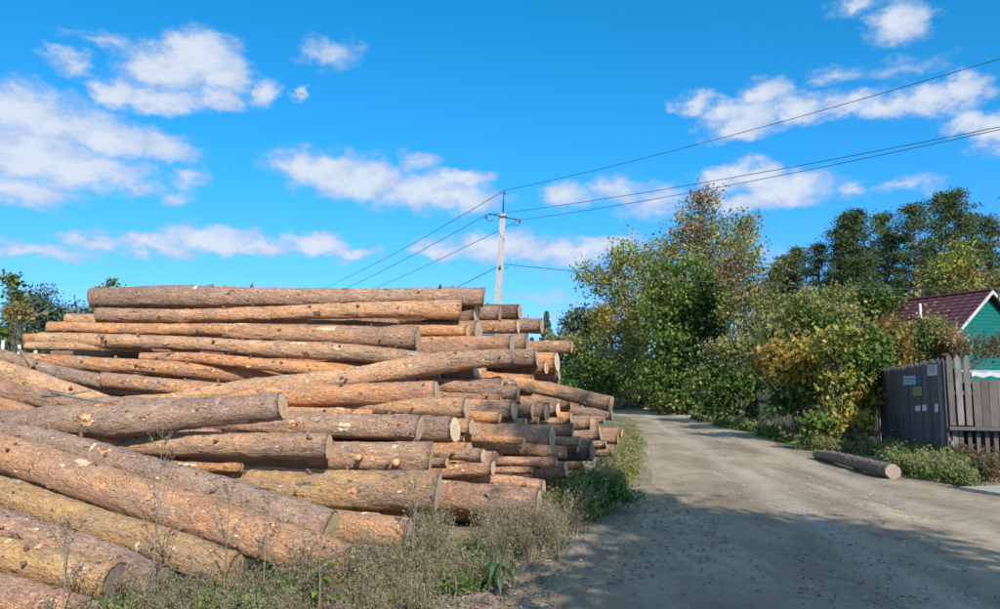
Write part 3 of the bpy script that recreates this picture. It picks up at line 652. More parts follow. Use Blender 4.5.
for (kx, ky, kr) in ((361, 458, .030), (398, 463, .036)):       # sawn knots of the two-knot log
    c_ = SL(kx, ky, 7.95); v_ = (c_ - Vector((0, 0, CAMZ))).normalized(); c_ = c_ - Vector((0, 1, -.12)) * .155
    k_ = MB().tube([c_ + Vector((0, .10, 0)), c_, c_ - Vector((0, .035, -.004))], [kr * 1.2, kr * 1.05, kr], 12).build('cut_knot', BARE, None, True); k_.color = (.80, .48, .24, 1)
    k_.parent = TWO; bpy.context.view_layer.update(); k_.matrix_parent_inverse = TWO.matrix_world.inverted()
# logs deeper in the heap: the fillers seen through the gaps
fr = random.Random(5); row = 0; nfill = 0
def tier(D0, zmax, zmin=.12, step=.33, x_left=-7.0, length=(4.8, 6.2), prof=None):
    global seed
    z = zmin; out = []
    while z < zmax: out.append(z); z += step
    return out
def px_of(p):
    c, s = math.cos(PITCH), math.sin(PITCH); y = p[1]; z = p[2] - CAMZ
    zc = y * c + z * s; yc = -y * s + z * c
    return CX + F * p[0] / zc, CY - F * yc / zc
FILL = []
for off in (.42, .80):
    for z in tier(0, 2.98, .14, .29):
        Y = 9.0 + z + off + fr.uniform(-.05, .05)
        yimg = px_of((0, Y, z))[1]
        lim = 452 if yimg < 312 else 485 if yimg < 345 else 505 if yimg < 400 else 515
        xr = (lim - fr.uniform(3, 30) - CX) / F * Y; lp = (118 if yimg < 303 else 80 if yimg < 322 else 52 if yimg < 345 else 28) + fr.uniform(4, 26)
        ln = 6.0
        for _ in range(3): ln = xr - (lp - CX) / F * (Y + ln * .22)
        FILL.append((Y, z, xr, min(ln, 7.2)))
for z in tier(0, 1.35, .12, .30):
    for off in (.40,):
        Y = 8.15 + z + off; FILL.append((Y, z, -3.2 + fr.uniform(-.4, .3) - z * .3, 5.5))
for Y in (12.6, 13.5, 14.4, 15.4, 16.6):
    for z in tier(0, 2.5 if Y < 14 else 2.2, .16, .31 if Y < 13 else .40):
        yimg = px_of((0, Y, z))[1]
        lim = 515 if yimg < 340 else 540 if yimg < 395 else 585
        FILL.append((Y, z, (lim - fr.uniform(2, 16) - CX) / F * Y, fr.uniform(4.6, 5.6)))
for (Y, z, xr, ln) in FILL:
    seed += 1; r0 = fr.uniform(.12, .17)
    if z < .3: z = r0
    a = Vector((xr - ln, Y + ln * .22 + fr.uniform(-.12, .12), z + fr.uniform(-.05, .05))); b = Vector((xr, Y + fr.uniform(-.08, .08), z))
    m_ = (a + b) / 2 + Vector((0, fr.uniform(-.06, .06), fr.uniform(-.04, .04)))
    o = make_log([a, m_, b], [r0 * .85, r0, r0 * 1.08], fr.choice('ottggcrp'), fr.choice('ggwo'), .55, seed, flakes=40, stubs=1, patches=[])
    tag(o, 'pine log deep inside the heap, mostly hidden and shaded by the logs in front', 'log', 'shaded logs inside the heap')
# broken stick on the heap
bs = MB().tube([SL(18, 349, 8.75), SL(25, 356, 8.7), SL(33, 366, 8.6)], [.022, .028, .03], 8).build('broken_branch', BARK, None, True)
bs.color = (.6, .42, .25, .1); tag(bs, 'short broken pale branch sticking up at the left side of the heap', 'branch')
for (pa, pb, pc, D0) in [((42,396),(62,395),(90,391),7.35), ((52,393),(80,398),(100,402),7.3)]:
    s_ = MB().tube([SL(*pa, D0), SL(*pb, D0 - .05), SL(*pc, D0)], [.022, .016, .008], 7).build('bare_branch', TWIG, None, True)
    tag(s_, 'grey bare branch lying over the dark reddish log at the left, %s' % ('upper of the pair' if pa[0] == 42 else 'lower of the pair'), 'branch', 'grey branches on the logs')
# the lone log by the road
a_, b_ = W(817, 455, 18.2), W(893, 471, 14.1)
a_.z = .09; b_.z = .12
m1 = a_.lerp(b_, .35) + Vector((-.03, 0, .03)); lg = make_log([a_, m1, b_], [.10, .12, .135], 'd', 'g', 1.0, 900, flakes=120, name='fallen_log', patches=[])
lg.color = (.27, .235, .21, .6); [setattr(c_, 'color', (.34, .28, .21, 1)) for c_ in lg.children if c_.name.startswith('cut_face')]
tag(lg, 'single grey log with pale sawn end lying along the right edge of the dirt road', 'log')

# ------------------------------------------------------------------ foliage tools
def rand_unit(n, g):
    v = g.normal(size=(n, 3)); return v / np.linalg.norm(v, axis=1, keepdims=True)
def leaf_arrays(ctr, size, color, g, elong=1.5, droop=.25, upbias=.35):
    n = len(ctr); d = rand_unit(n, g); d[:, 2] -= droop; d /= np.linalg.norm(d, axis=1, keepdims=True)
    nn = rand_unit(n, g); nn[:, 2] += upbias; w = np.cross(d, nn); w /= np.linalg.norm(w, axis=1, keepdims=True) + 1e-9
    up = np.cross(w, d); s = np.asarray(size).reshape(-1, 1) * np.ones((n, 1))
    a = ctr - d * s * elong * .5; b = ctr + w * s * .5 + up * s * .12; c = ctr + d * s * elong * .5; e = ctr - w * s * .5 + up * s * .12
    v = np.stack([a, b, c, e], 1).reshape(-1, 3); q = np.arange(4 * n).reshape(-1, 4)
    return v, q, np.repeat(color, 4, 0)
PAL = {
 'green': [(0.111, 0.183, 0.037), (0.143, 0.220, 0.047), (0.195, 0.256, 0.058), (0.078, 0.134, 0.032)],
 'dgreen': [(0.058, 0.122, 0.025), (0.085, 0.159, 0.032), (0.117, 0.189, 0.042), (0.058, 0.110, 0.026)],
 'ygreen': [(0.240, 0.280, 0.060), (0.324, 0.314, 0.070), (0.168, 0.224, 0.050), (0.420, 0.347, 0.080)],
 'yellow': [(.42, .31, .05), (.34, .27, .05), (.25, .24, .05), (.48, .33, .07)],
 'gold': [(.42, .25, .06), (.33, .20, .06), (.25, .2, .06), (.16, .17, .05)],
 'pink': [(0.414, 0.230, 0.149), (0.345, 0.196, 0.127), (0.299, 0.230, 0.115), (0.437, 0.299, 0.196)],
 'olive': [(0.221, 0.232, 0.074), (0.286, 0.268, 0.095), (0.338, 0.281, 0.105), (0.169, 0.195, 0.063)],
 'mix': [(0.273, 0.281, 0.084), (0.182, 0.232, 0.053), (0.468, 0.342, 0.137), (0.364, 0.281, 0.116), (0.143, 0.195, 0.053)],
 'brown': [(.17, .12, .07), (.22, .15, .09), (.12, .10, .05), (.14, .13, .05)],
 'pine': [(0.074, 0.115, 0.040), (0.095, 0.138, 0.044), (0.121, 0.155, 0.048), (0.061, 0.092, 0.032)],
 'far': [(.13, .185, .13), (.16, .20, .13), (.11, .16, .12)],  # lighter, greyed greens: distance haze put into the leaf colour
 'dry': [(.34, .27, .18), (.28, .21, .14), (.40, .33, .23), (.22, .17, .12), (.27, .26, .14)],
 'drygreen': [(.30, .28, .14), (.24, .26, .10), (.38, .32, .19), (.17, .22, .07)],
}
def pal(name, n, g):
    p = np.array(PAL[name]); return p[g.integers(0, len(p), n)] * g.uniform(.75, 1.25, (n, 1))
def tree(name, label, cat, Y, base_px, trunk_top, lobes, leaf=.13, per=110, tr=.16, group=None, seed=1, sigma=.34, stems=1, depth=.8, bmat=None, elong=1.4):
    """lobes: (px, py, half width px, half height px, clumps, palette) of the crown, Y the distance of the tree"""
    g = np.random.default_rng(seed); rr = random.Random(seed)
    base = W(base_px, 400, Y); base.z = gz(base.x, Y); root = empty(name, base)
    tag(root, label, cat, group)
    mb = MB(); k = Y / F; LV, LC, LS = [], [], []
    tops = []
    for s in range(stems):
        off = Vector((rr.uniform(-.35, .35), rr.uniform(-.35, .35), 0)) * (stems > 1)
        top = W(trunk_top[0] + rr.uniform(-12, 12) * (stems > 1), trunk_top[1] + rr.uniform(0, 25) * (stems > 1), Y) - base
        m1 = top * .33 + Vector((rr.uniform(-.2, .2), rr.uniform(-.2, .2), 0)); m2 = top * .66 + Vector((rr.uniform(-.25, .25), rr.uniform(-.2, .2), 0))
        P_ = [off + Vector((0, 0, -.1)), off + m1, m2, top]; r0 = tr / (stems ** .5)
        mb.tube(P_, [r0, r0 * .75, r0 * .45, r0 * .15], 8); tops.append(P_)
    for (px, py, rx, ry, n, pname) in lobes:
        c = W(px, py, Y) - base; ax = np.array([rx * k, max(rx, ry) * k * depth, ry * k])
        u_ = rand_unit(n, g) * (g.uniform(0, 1, (n, 1)) ** .42); cc = np.array(c) + u_ * ax
        cc[:, 1] += g.uniform(-.2, .2, n)
        for j in range(n):
            e = Vector(cc[j])
            if e.z < .15: e.z = .15 + rr.random() * .2; cc[j][2] = e.z
            T = tops[j % len(tops)]; f = rr.uniform(.15, .8); f = min(f, max(.1, (e.z - .2) / max(T[-1].z, .5) * .8))
            seg = min(int(f * 3), 2); s0 = T[seg].lerp(T[seg + 1], f * 3 - seg)
            mid = s0.lerp(e, .5) + Vector((rr.uniform(-.1, .1), rr.uniform(-.1, .1), .08 * (e - s0).length))
            rb = min(.035, tr * .28); mb.tube([s0, mid, e], [rb, rb * .5, rb * .2], 4, cap=False)
        sg = sigma * g.uniform(.6, 1.2, (n, 1))
        pts = np.repeat(cc, per, 0) + g.normal(size=(n * per, 3)) * np.repeat(sg, per, 0) * np.array([1, 1, .72])
        hue = np.repeat(g.uniform(.78, 1.22, (n, 1)), per, 0)
        LV.append(pts); LC.append(pal(pname, n * per, g) * hue)
    link('trunk', mb.mesh('trunk'), bmat or TRUNK, root, True)
    pts = np.concatenate(LV); cs = np.concatenate(LC); keep = pts[:, 2] > .05; pts, cs = pts[keep], cs[keep]
    v_, q_, c_ = leaf_arrays(pts, g.uniform(.45, 1.4, len(pts)) * leaf, cs, g, elong)
    link('crown', npmesh('crown', v_, q_, c_), LEAF, root)
    return root

# ------------------------------------------------------------------ middle group of trees and the hedge on the right
GT = 'autumn trees and shrubs along the right side of the road'
tree('ash_tree', 'tall autumn tree with sparse pinkish top behind the dense green maple', 'tree', 51, 700, (702, 195),
     [(703,200,9,13,9,'pink'),(700,222,24,16,14,'mix'),(680,245,28,22,20,'mix'),(690,232,20,14,7,'pink'),(722,245,26,26,20,'mix'),(655,262,22,20,14,'mix'),(700,270,45,24,36,'ygreen'),(740,232,12,14,6,'olive')],
     leaf=0.137, per=86, tr=.2, group=GT, seed=21, sigma=0.546)
tree('box_elder', 'loose yellow-green tree leaning out over the end of the road', 'tree', 63, 640, (630, 262),
     [(590,272,14,9,6,'ygreen'),(606,285,20,14,12,'ygreen'),(628,258,26,16,16,'ygreen'),(645,285,30,26,24,'ygreen'),(615,312,26,22,18,'yellow'),(640,330,34,28,26,'ygreen'),(600,340,16,14,8,'olive'),(622,358,34,18,24,'ygreen'),(636,385,26,16,20,'green'),(650,398,22,8,12,'olive')],
     leaf=0.169, per=107, tr=.17, group=GT, seed=22, sigma=0.630)
tree('maple_tree', 'dense dark green maple in the middle of the tree group', 'tree', 47.5, 690, (690, 262),
     [(686,290,36,32,32,'green'),(672,325,34,34,34,'green'),(706,325,30,36,32,'dgreen'),(668,300,22,26,10,'ygreen'),(690,365,44,30,44,'green'),(665,385,28,20,22,'green'),(700,396,38,12,26,'dgreen'),(682,402,26,7,14,'olive'),(716,398,14,10,8,'olive'),(725,300,20,26,14,'green')],
     leaf=0.164, per=152, tr=.2, group=GT, seed=23, sigma=0.539)
tree('willow_tree', 'thin grey-yellow tree with gaps right of the dense green maple', 'tree', 43, 745, (746, 235),
     [(745,225,8,14,5,'olive'),(742,258,18,26,16,'mix'),(757,285,18,26,16,'olive'),(735,300,18,22,14,'mix'),(756,325,22,20,18,'olive'),(728,270,12,18,8,'pink')],
     leaf=0.124, per=72, tr=.1, group=GT, seed=24, sigma=0.450, stems=2)
tree('lilac_bush', 'dull green bush by the road edge below the thin grey-yellow tree', 'bush', 36, 738, (738, 345),
     [(722,390,20,20,22,'dgreen'),(745,400,26,16,20,'dgreen'),(722,375,20,24,16,'dgreen'),(748,372,24,26,22,'green'),(735,350,26,20,20,'olive'),(765,385,18,26,18,'dgreen'),(705,388,10,16,8,'olive')],
     leaf=0.117, per=90, tr=.08, group=GT, seed=25, sigma=0.345, stems=4)
tree('elder_bush', 'green bush with brownish top behind the yellow-leaved maple bush', 'bush', 28, 790, (790, 312),
     [(780,335,24,22,22,'olive'),(810,322,26,16,20,'green'),(768,352,16,24,14,'green'),(838,315,22,14,16,'olive'),(800,300,18,8,7,'olive')],
     leaf=0.102, per=85, tr=.09, group=GT, seed=26, sigma=0.300, stems=4)
tree('maple_bush', 'maple bush with golden leaves glowing in the middle of the hedge', 'bush', 24, 800, (800, 345),
     [(790,368,20,18,26,'yellow'),(772,360,12,16,10,'gold'),(812,352,18,18,18,'yellow'),(822,382,16,14,12,'ygreen'),(795,395,20,12,10,'green'),(780,402,16,12,6,'dgreen')],
     leaf=0.112, per=66, tr=.06, group=GT, seed=27, sigma=0.252, stems=5)
tree('hazel_bush', 'green bush with yellowish tips between the golden bush and the board fence', 'bush', 22, 840, (842, 330),
     [(838,345,20,18,22,'ygreen'),(858,360,20,20,24,'green'),(848,385,22,20,22,'ygreen'),(870,345,18,14,16,'green'),(865,378,12,12,8,'dgreen'),(836,410,24,12,12,'ygreen'),(865,400,10,12,6,'yellow')],
     leaf=0.098, per=78, tr=.06, group=GT, seed=28, sigma=0.231, stems=6)
tree('rowan_tree', 'small tree with orange-yellow leaf sprays above the board fence', 'tree', 23, 885, (888, 320),
     [(880,335,12,14,10,'gold'),(898,342,16,14,14,'gold'),(893,325,10,8,5,'gold'),(880,355,16,8,8,'ygreen'),(905,355,10,6,6,'gold')],
     leaf=0.096, per=42, tr=.05, group=GT, seed=29, sigma=0.200, stems=3)
tree('juniper_bush', 'dark olive bush between the board fence and the maroon roof', 'bush', 25, 930, (930, 325),
     [(930,332,20,14,24,'olive'),(912,338,14,14,14,'dgreen'),(945,345,18,12,16,'brown'),(925,352,26,10,18,'dgreen')],
     leaf=.07, per=110, tr=.06, group=GT, seed=30, sigma=.26, stems=4)
tree('cherry_tree', 'nearly bare reddish-brown tree in front of the teal gable', 'tree', 24, 968, (970, 330),
     [(965,350,14,8,8,'brown'),(985,347,14,7,7,'brown'),(955,335,8,8,4,'pink'),(1005,345,12,10,6,'brown')],
     leaf=.07, per=60, tr=.05, group=GT, seed=31, sigma=.22, stems=3)
tree('currant_bush', 'low lime-green bush at the hedge foot beside the lone grey log', 'bush', 20.5, 845, (845, 415),
     [(832,428,18,7,12,'ygreen'),(858,425,10,9,8,'yellow'),(812,424,14,6,8,'green'),(850,436,16,5,8,'ygreen')],
     leaf=.10, per=50, tr=.03, group=GT, seed=32, sigma=.14, stems=4)
tree('roadside_bush', 'rounded green bush beyond the log heap at the left side of the road', 'bush', 58, 590, (590, 345),
     [(585,362,16,16,16,'green'),(600,378,22,16,20,'green'),(618,388,18,12,12,'olive'),(575,385,18,14,12,'dgreen'),(570,350,8,14,6,'olive')],
     leaf=0.188, per=90, tr=.08, group=GT, seed=33, sigma=0.500, stems=4)
tree('alder_tree', 'green tree far down the road behind the orange jutting log', 'tree', 76, 582, (580, 312),
     [(578,322,13,14,14,'far'),(590,335,18,18,18,'green'),(568,345,14,16,12,'olive'),(600,320,12,10,8,'far')],
     leaf=0.240, per=90, tr=.15, group=GT, seed=34, sigma=0.660)
# far trees
GF = 'distant trees on the horizon'
def spruce(px, top, Y, w, label, seed):
    g = np.random.default_rng(seed); base = W(px, 390, Y); base.z = gz(base.x, Y); H = W(px, top, Y).z - base.z
    root = empty('spruce_tree', base); tag(root, label, 'tree', GF)
    MB().tube([(0, 0, 0), (0, 0, H)], [.2, .03], 6).build('trunk', TRUNK, root)
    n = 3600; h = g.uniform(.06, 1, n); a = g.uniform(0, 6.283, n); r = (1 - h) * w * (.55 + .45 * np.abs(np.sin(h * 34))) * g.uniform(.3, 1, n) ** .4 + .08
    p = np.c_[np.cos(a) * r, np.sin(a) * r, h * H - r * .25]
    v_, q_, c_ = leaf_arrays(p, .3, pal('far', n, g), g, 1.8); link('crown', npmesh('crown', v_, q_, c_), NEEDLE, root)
spruce(547, 312, 95, 2.6, 'pointed far spruce standing in the gap right of the concrete pole', 41)
spruce(532, 338, 120, 3.2, 'shorter far spruce just left of the pointed one', 42)
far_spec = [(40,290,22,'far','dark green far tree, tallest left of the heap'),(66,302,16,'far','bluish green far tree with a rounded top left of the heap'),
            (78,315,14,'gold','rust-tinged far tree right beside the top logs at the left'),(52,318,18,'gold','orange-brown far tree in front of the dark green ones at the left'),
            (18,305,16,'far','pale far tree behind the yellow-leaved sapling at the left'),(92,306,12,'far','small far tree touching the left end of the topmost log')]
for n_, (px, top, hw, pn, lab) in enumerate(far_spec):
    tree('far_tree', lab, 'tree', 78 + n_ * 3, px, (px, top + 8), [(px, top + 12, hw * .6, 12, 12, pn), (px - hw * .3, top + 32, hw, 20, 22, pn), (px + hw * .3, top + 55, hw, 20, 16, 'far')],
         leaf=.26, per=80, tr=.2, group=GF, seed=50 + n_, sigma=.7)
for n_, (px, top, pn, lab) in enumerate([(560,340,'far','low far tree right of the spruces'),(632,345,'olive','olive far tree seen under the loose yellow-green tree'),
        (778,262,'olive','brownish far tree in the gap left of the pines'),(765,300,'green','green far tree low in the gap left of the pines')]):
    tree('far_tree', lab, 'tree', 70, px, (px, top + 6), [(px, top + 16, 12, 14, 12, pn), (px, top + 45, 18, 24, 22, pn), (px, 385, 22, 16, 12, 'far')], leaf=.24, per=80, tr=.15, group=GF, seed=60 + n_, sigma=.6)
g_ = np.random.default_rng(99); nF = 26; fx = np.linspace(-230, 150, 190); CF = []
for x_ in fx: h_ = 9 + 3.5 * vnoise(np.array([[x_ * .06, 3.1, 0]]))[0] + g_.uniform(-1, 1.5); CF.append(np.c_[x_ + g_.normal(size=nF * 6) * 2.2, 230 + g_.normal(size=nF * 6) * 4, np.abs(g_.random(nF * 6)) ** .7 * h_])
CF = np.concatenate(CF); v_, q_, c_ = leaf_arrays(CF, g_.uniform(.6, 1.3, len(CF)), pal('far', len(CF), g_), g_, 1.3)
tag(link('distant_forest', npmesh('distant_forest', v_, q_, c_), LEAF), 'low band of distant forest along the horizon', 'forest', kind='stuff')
# sapling with yellow lower leaves at the far left
tree('maple_sapling', 'young maple with green top and yellow lower leaves at the left edge', 'tree', 16, 14, (14, 280),
     [(12,282,5,7,6,'green'),(15,295,8,5,4,'green'),(20,307,7,3,3,'gold'),(8,313,7,3,3,'yellow'),(22,318,6,3,2,'gold'),(10,334,11,8,6,'green'),(32,342,10,6,4,'dgreen')],
     leaf=0.074, per=27, tr=.04, seed=70, sigma=0.117, stems=2)
tree('treetop_sapling', 'small leafy sapling top peeping over the left end of the topmost log', 'tree', 20, 110, (111, 282),
     [(112,282,5,4,3,'green'),(104,289,7,4,4,'ygreen'),(116,292,6,4,3,'green'),(108,310,12,14,10,'green'),(108,350,12,20,10,'green')], leaf=0.060, per=25, tr=.03, seed=71, sigma=0.096)

# ------------------------------------------------------------------ pines
def pine_meshes(seed, H, Rm, start):
    g = np.random.default_rng(seed); rr = random.Random(seed); mb = MB(); mbb = MB()
    lean = Vector((rr.uniform(-.5, .5), rr.uniform(-.4, .4), 0))
    axis = lambda f: lean * f * f + Vector((0, 0, H * f))
    mb.tube([axis(f) for f in (0, .25, .5, .75, 1)], [.24, .2, .15, .09, .03], 8)
    pts = []; ns = []
    f = start
    while f < .99:
        t = (f - start) / (1 - start); Ln = Rm * (1 - t) ** .8 * (.55 + .5 * min(1, t * 3.5 + .25))
        for _ in range(4):
            if rr.random() < .14: continue
            a = rr.uniform(0, 6.283); L = Ln * rr.uniform(.45, 1.2); s = axis(f)
            up = .1 + .75 * t * t + rr.uniform(-.15, .2)
            e = s + Vector((math.cos(a) * L, math.sin(a) * L, L * up)); m = s.lerp(e, .55) + Vector((0, 0, -.06 * L))
            mbb.tube([s, m, e], [.05, .03, .012], 4, cap=False)
            k = max(3, int(L * 2.9))
            for j in range(k):
                w = .35 + .7 * (j + rr.random()) / k
                c = s.lerp(e, w) + Vector((rr.gauss(0, .28), rr.gauss(0, .28), rr.gauss(0.05, .12))) * (.4 + w * .8)
                pts.append(c)
        f += rr.uniform(.030, .056)
    for _ in range(5): pts.append(axis(1) + Vector((rr.gauss(0, .15), rr.gauss(0, .15), rr.uniform(-.5, .15))))
    C = np.array([tuple(p) for p in pts]); per = 40
    p = np.repeat(C, per, 0) + g.normal(size=(len(C) * per, 3)) * np.array([.29, .29, .17]); hue = np.repeat(g.uniform(.7, 1.3, (len(C), 1)), per, 0)
    v_, q_, c_ = leaf_arrays(p, g.uniform(.05, .09, len(p)), pal('pine', len(p), g) * hue, g, 4.2, -.35, .2)
    return mb.mesh('trunk'), mbb.mesh('branches'), npmesh('crown', v_, q_, c_)
PM = [pine_meshes(s, 16, 3.0, st) for s, st in ((1, .22), (2, .34), (3, .28), (4, .38), (5, .15))]
GP = 'pines behind the hedge and the house'
PINES = [(781,262,68,4,1.1,'lowest feathery pine at the far left end of the grove'),(810,246,71,1,1.2,'pine with a pointed top between the first two on the left'),(856,214,68,3,1.2,'airy pine behind the tall domed pine in the left half'),(983,212,66,2,1.2,'pine filling the space right of the tallest airy one'),(797,255,70,0,1.23,'short bushy pine, second from the left end of the grove'),(822,243,66,2,1.23,'fourth pine from the left end of the grove, bushy'),
 (846,226,64,4,1.23,'broad pine right of the two low ones at the left of the grove'),(868,208,62,0,1.34,'tall domed pine in the left half of the grove'),
 (893,213,66,2,1.18,'pine with a thin bent top between the two domed ones'),(920,203,56,3,1.40,'large domed pine showing its bare orange trunk above the maroon roof'),
 (945,195,68,1,1.12,'narrow pine with a dark pointed top beside the largest domed one'),(968,190,60,3,1.06,'tallest pine with an airy layered crown near the right side'),
 (905,231,58,1,1.01,'smaller pine with an orange trunk in front of the large domed one'),(1000,215,62,4,1.23,'dark pine right of the tallest airy one at the picture edge'),
 (858,255,60,4,1.01,'low dark pine filling the foot of the grove on the left'),(880,255,57,0,0.90,'low dark pine in the middle foot of the grove'),(935,248,62,2,1.01,'low pine behind the golden birch'),
 (835,268,62,4,0.90,'squat pine at the lower left of the grove')]
for n_, (px, top, Y, k, wd, lab) in enumerate(PINES):
    b = W(px, 390, Y); b.z = gz(b.x, Y); H = W(px, top, Y).z - b.z
    r_ = empty('pine_tree', b, n_ * 1.7); s = H / 16.3; r_.scale = (s * wd, s * wd, s); tag(r_, lab, 'tree', GP)
    a, bb, c = PM[k]
    link('trunk', a, PINE_TRUNK, r_, True); tag(link('branch', bb, TRUNK, r_), kind='stuff')
    link('crown', c, NEEDLE, r_)
b = W(1042, 400, 26); b.z = 0; r_ = empty('dark_conifer', b, .6); s = .58; r_.scale = (s * .8, s * .8, s)
link('trunk', PM[4][0], PINE_TRUNK, r_, True); tag(link('branch', PM[4][1], TRUNK, r_), kind='stuff'); link('crown', PM[4][2], NEEDLE, r_)
tag(r_, 'near dark conifer whose branch tips reach in at the right picture edge', 'tree', GP)
tree('birch_tree', 'golden-yellow birch standing among the pines behind the maroon roof', 'tree', 52, 962, (962, 240),
     [(962,256,10,10,8,'ygreen'),(950,272,16,14,14,'ygreen'),(975,275,14,14,10,'gold'),(935,280,12,8,8,'olive'),(990,285,12,10,8,'olive'),(958,292,24,10,16,'olive')],
     leaf=.15, per=75, tr=.13, group=GP, seed=80, sigma=.5)
tree('undergrowth_tree', 'bushy olive tree at the foot of the pines behind the hedge', 'tree', 45, 850, (850, 290),
     [(830,300,28,14,22,'olive'),(870,300,28,16,22,'dgreen'),(900,310,20,14,14,'olive'),(800,312,20,14,14,'dgreen')],
     leaf=.16, per=85, tr=.12, group=GP, seed=81, sigma=.45, stems=3)
# trees behind the viewer that throw the shade over the road
def shade_tree(x, y, H, lobes, label, seed):
    g = np.random.default_rng(seed); rr = random.Random(seed); root = empty('lime_tree', (x, y, gz(x, y))); tag(root, label, 'tree', 'trees shading the near road')
    mb = MB(); T = [Vector((0, 0, 0)), Vector((.1, 0, H * .35)), Vector((0, .1, H * .65)), Vector((0, 0, H * .9))]; mb.tube(T, [.22, .17, .11, .03], 8)
    V_, C_ = [], []
    for (lx, ly, lz, rx, ry, rz, n) in lobes:
        u_ = rand_unit(n, g) * (g.uniform(0, 1, (n, 1)) ** .4); cc = np.array([lx, ly, lz]) + u_ * np.array([rx, ry, rz])
        for c in cc: s0 = T[1].lerp(T[3], rr.uniform(0, .9)); mb.tube([s0, s0.lerp(Vector(c), .5) + Vector((0, 0, .2)), Vector(c)], [.04, .02, .01], 4, cap=False)
        V_.append(np.repeat(cc, 120, 0) + g.normal(size=(n * 120, 3)) * .34); C_.append(pal('green', n * 120, g))
    link('trunk', mb.mesh('trunk'), TRUNK, root, True)
    v_, q_, c_ = leaf_arrays(np.concatenate(V_), .13, np.concatenate(C_), g); link('crown', npmesh('crown', v_, q_, c_), LEAF, root)
shade_tree(6.2, -2.0, 10, [(.2, -.2, 7.2, 2.1, 1.7, 2.0, 76), (-1.7, 0, 5.6, 1.4, 1.4, 1.2, 40), (1.4, 0, 5.2, 1.6, 1.5, 1.4, 34), (-.3, .2, 9.8, 1.3, .8, .7, 26)], 'leafy tree behind the viewer shading the near road on the left', 91)
shade_tree(10.4, -3.2, 8, [(0, 0, 5.4, 2.6, 1.6, 1.9, 70), (-1.2, 0, 4.0, 1.7, 1.4, 1.2, 34), (1.5, 0, 3.8, 1.8, 1.4, 1.2, 30)], 'lower leafy tree behind the viewer shading the near road on the right', 92)

# ------------------------------------------------------------------ fences
def picket(root, x, y, z0, z1, w, rz, color, pointed=True, thick=.022, lean=0.0, name='picket'):
    mb = MB(); hw = w / 2; h = z1 - z0
    pts = [(-hw, 0, 0), (hw, 0, 0), (hw, 0, h - (w * .75 if pointed else 0)), (0 if pointed else hw * .1, 0, h), (-hw, 0, h - (w * .7 if pointed else .01))]
    mb.poly(pts, thick, (0, 1, 0))
    o = mb.build(name, PLANK, root); o.location = Vector((x, y, z0)) - root.location; o.rotation_euler = (0, lean, rz); o.color = (*color, 1); return o
fg = random.Random(3)
def fcol(k=1.0, warm=0.0):
    f = fg.uniform(.62, 1.3) * k; return (.31 * f * (1 + warm), .275 * f, .26 * f * (1 - warm))
def run(root, a, b, z0, z1, w, gap=.01, pointed=True, k=1.0, jz=.03, warm=0.0, thick=.022, z1b=None, side=0.0, name='picket'):
    a = Vector(a); b = Vector(b); L = (b - a).length; d = (b - a).normalized(); rz = math.atan2(d.y, d.x); n = int(L / (w + gap)); nrm = Vector((-d.y, d.x))
    for i in range(n):
        f = (i + .5) / n; p = a + d * (L * f) + nrm * (side + fg.uniform(-.004, .004)); zt = z1 + ((z1b if z1b is not None else z1) - z1) * f
        picket(root, p.x, p.y, z0, zt + fg.uniform(-jz, jz), w * fg.uniform(.97, 1.02), rz, fcol(k, warm), pointed, thick, fg.uniform(-.007, .007), name)
def rail(root, a, b, z, w=.05, h=.09, off=0.0, name='rail', k=.8):
    a = Vector(a); b = Vector(b); d = (b - a).normalized(); c = (a + b) / 2 + Vector((-d.y, d.x)) * off
    o = MB().box((0, 0, 0), ((b - a).length, w, h)).build(name, PLANK, root); o.location = Vector((c.x, c.y, z)) - root.location; o.rotation_euler = (0, 0, math.atan2(d.y, d.x)); o.color = (*fcol(k), 1)
def post(root, x, y, h, w=.12, k=.8):
    o = MB().box((0, 0, h / 2), (w, w, h)).build('post', PLANK, root); o.location = Vector((x, y, 0)) - root.location; o.color = (*fcol(k), 1)
CORN = Vector((8.95, 15.75)); FAR1 = Vector((10.75, 22.2))
sf = empty('board_fence', (CORN.x, CORN.y, 0)); tag(sf, 'tall shade-darkened board fence with pointed tops and paper notices, running back along the road', 'fence')
run(sf, CORN, FAR1, .05, 2.20, .135, .006, True, .36, .03, z1b=2.12)  # board colour darkened to stand for the hedge's shade
for z in (.5, 1.7): rail(sf, CORN, FAR1, z, off=-.06)
for f in (.02, .35, .68, .99): p = CORN.lerp(FAR1, f); post(sf, p.x + .13, p.y - .03, 2.0)
EAST = Vector((12.2, 14.6))
ff = empty('corner_fence', (CORN.x, CORN.y, 0)); tag(ff, 'sunlit grey plank fence facing the viewer at the right edge, shade-darkened palings below its rail', 'fence')
d_ = (EAST - CORN).normalized()
c1 = CORN + d_ * .02; c2 = CORN + d_ * .46
run(ff, c1, c2, .86, 2.27, .107, .003, True, .78, .015, thick=.03)
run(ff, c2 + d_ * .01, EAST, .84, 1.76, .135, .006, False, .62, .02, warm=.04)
rail(ff, c1, EAST, .80, .10, .07, -.01, k=.6); rail(ff, c1, EAST, 1.5, .05, .08, .05, 'rail')
run(ff, c1, EAST, .02, .76, .075, .07, True, .45, .03, side=.10)  # lower palings coloured darker for the shadow they stand in
for f in (.0, .55, 1.0): p = CORN.lerp(EAST, f); post(ff, p.x + .02, p.y + .14, 1.7 if f else 2.1, k=.6)
pf = empty('paling_fence', (10.8, 22.4, 0)); tag(pf, 'low dark paling fence half hidden behind the hedge along the road', 'fence')
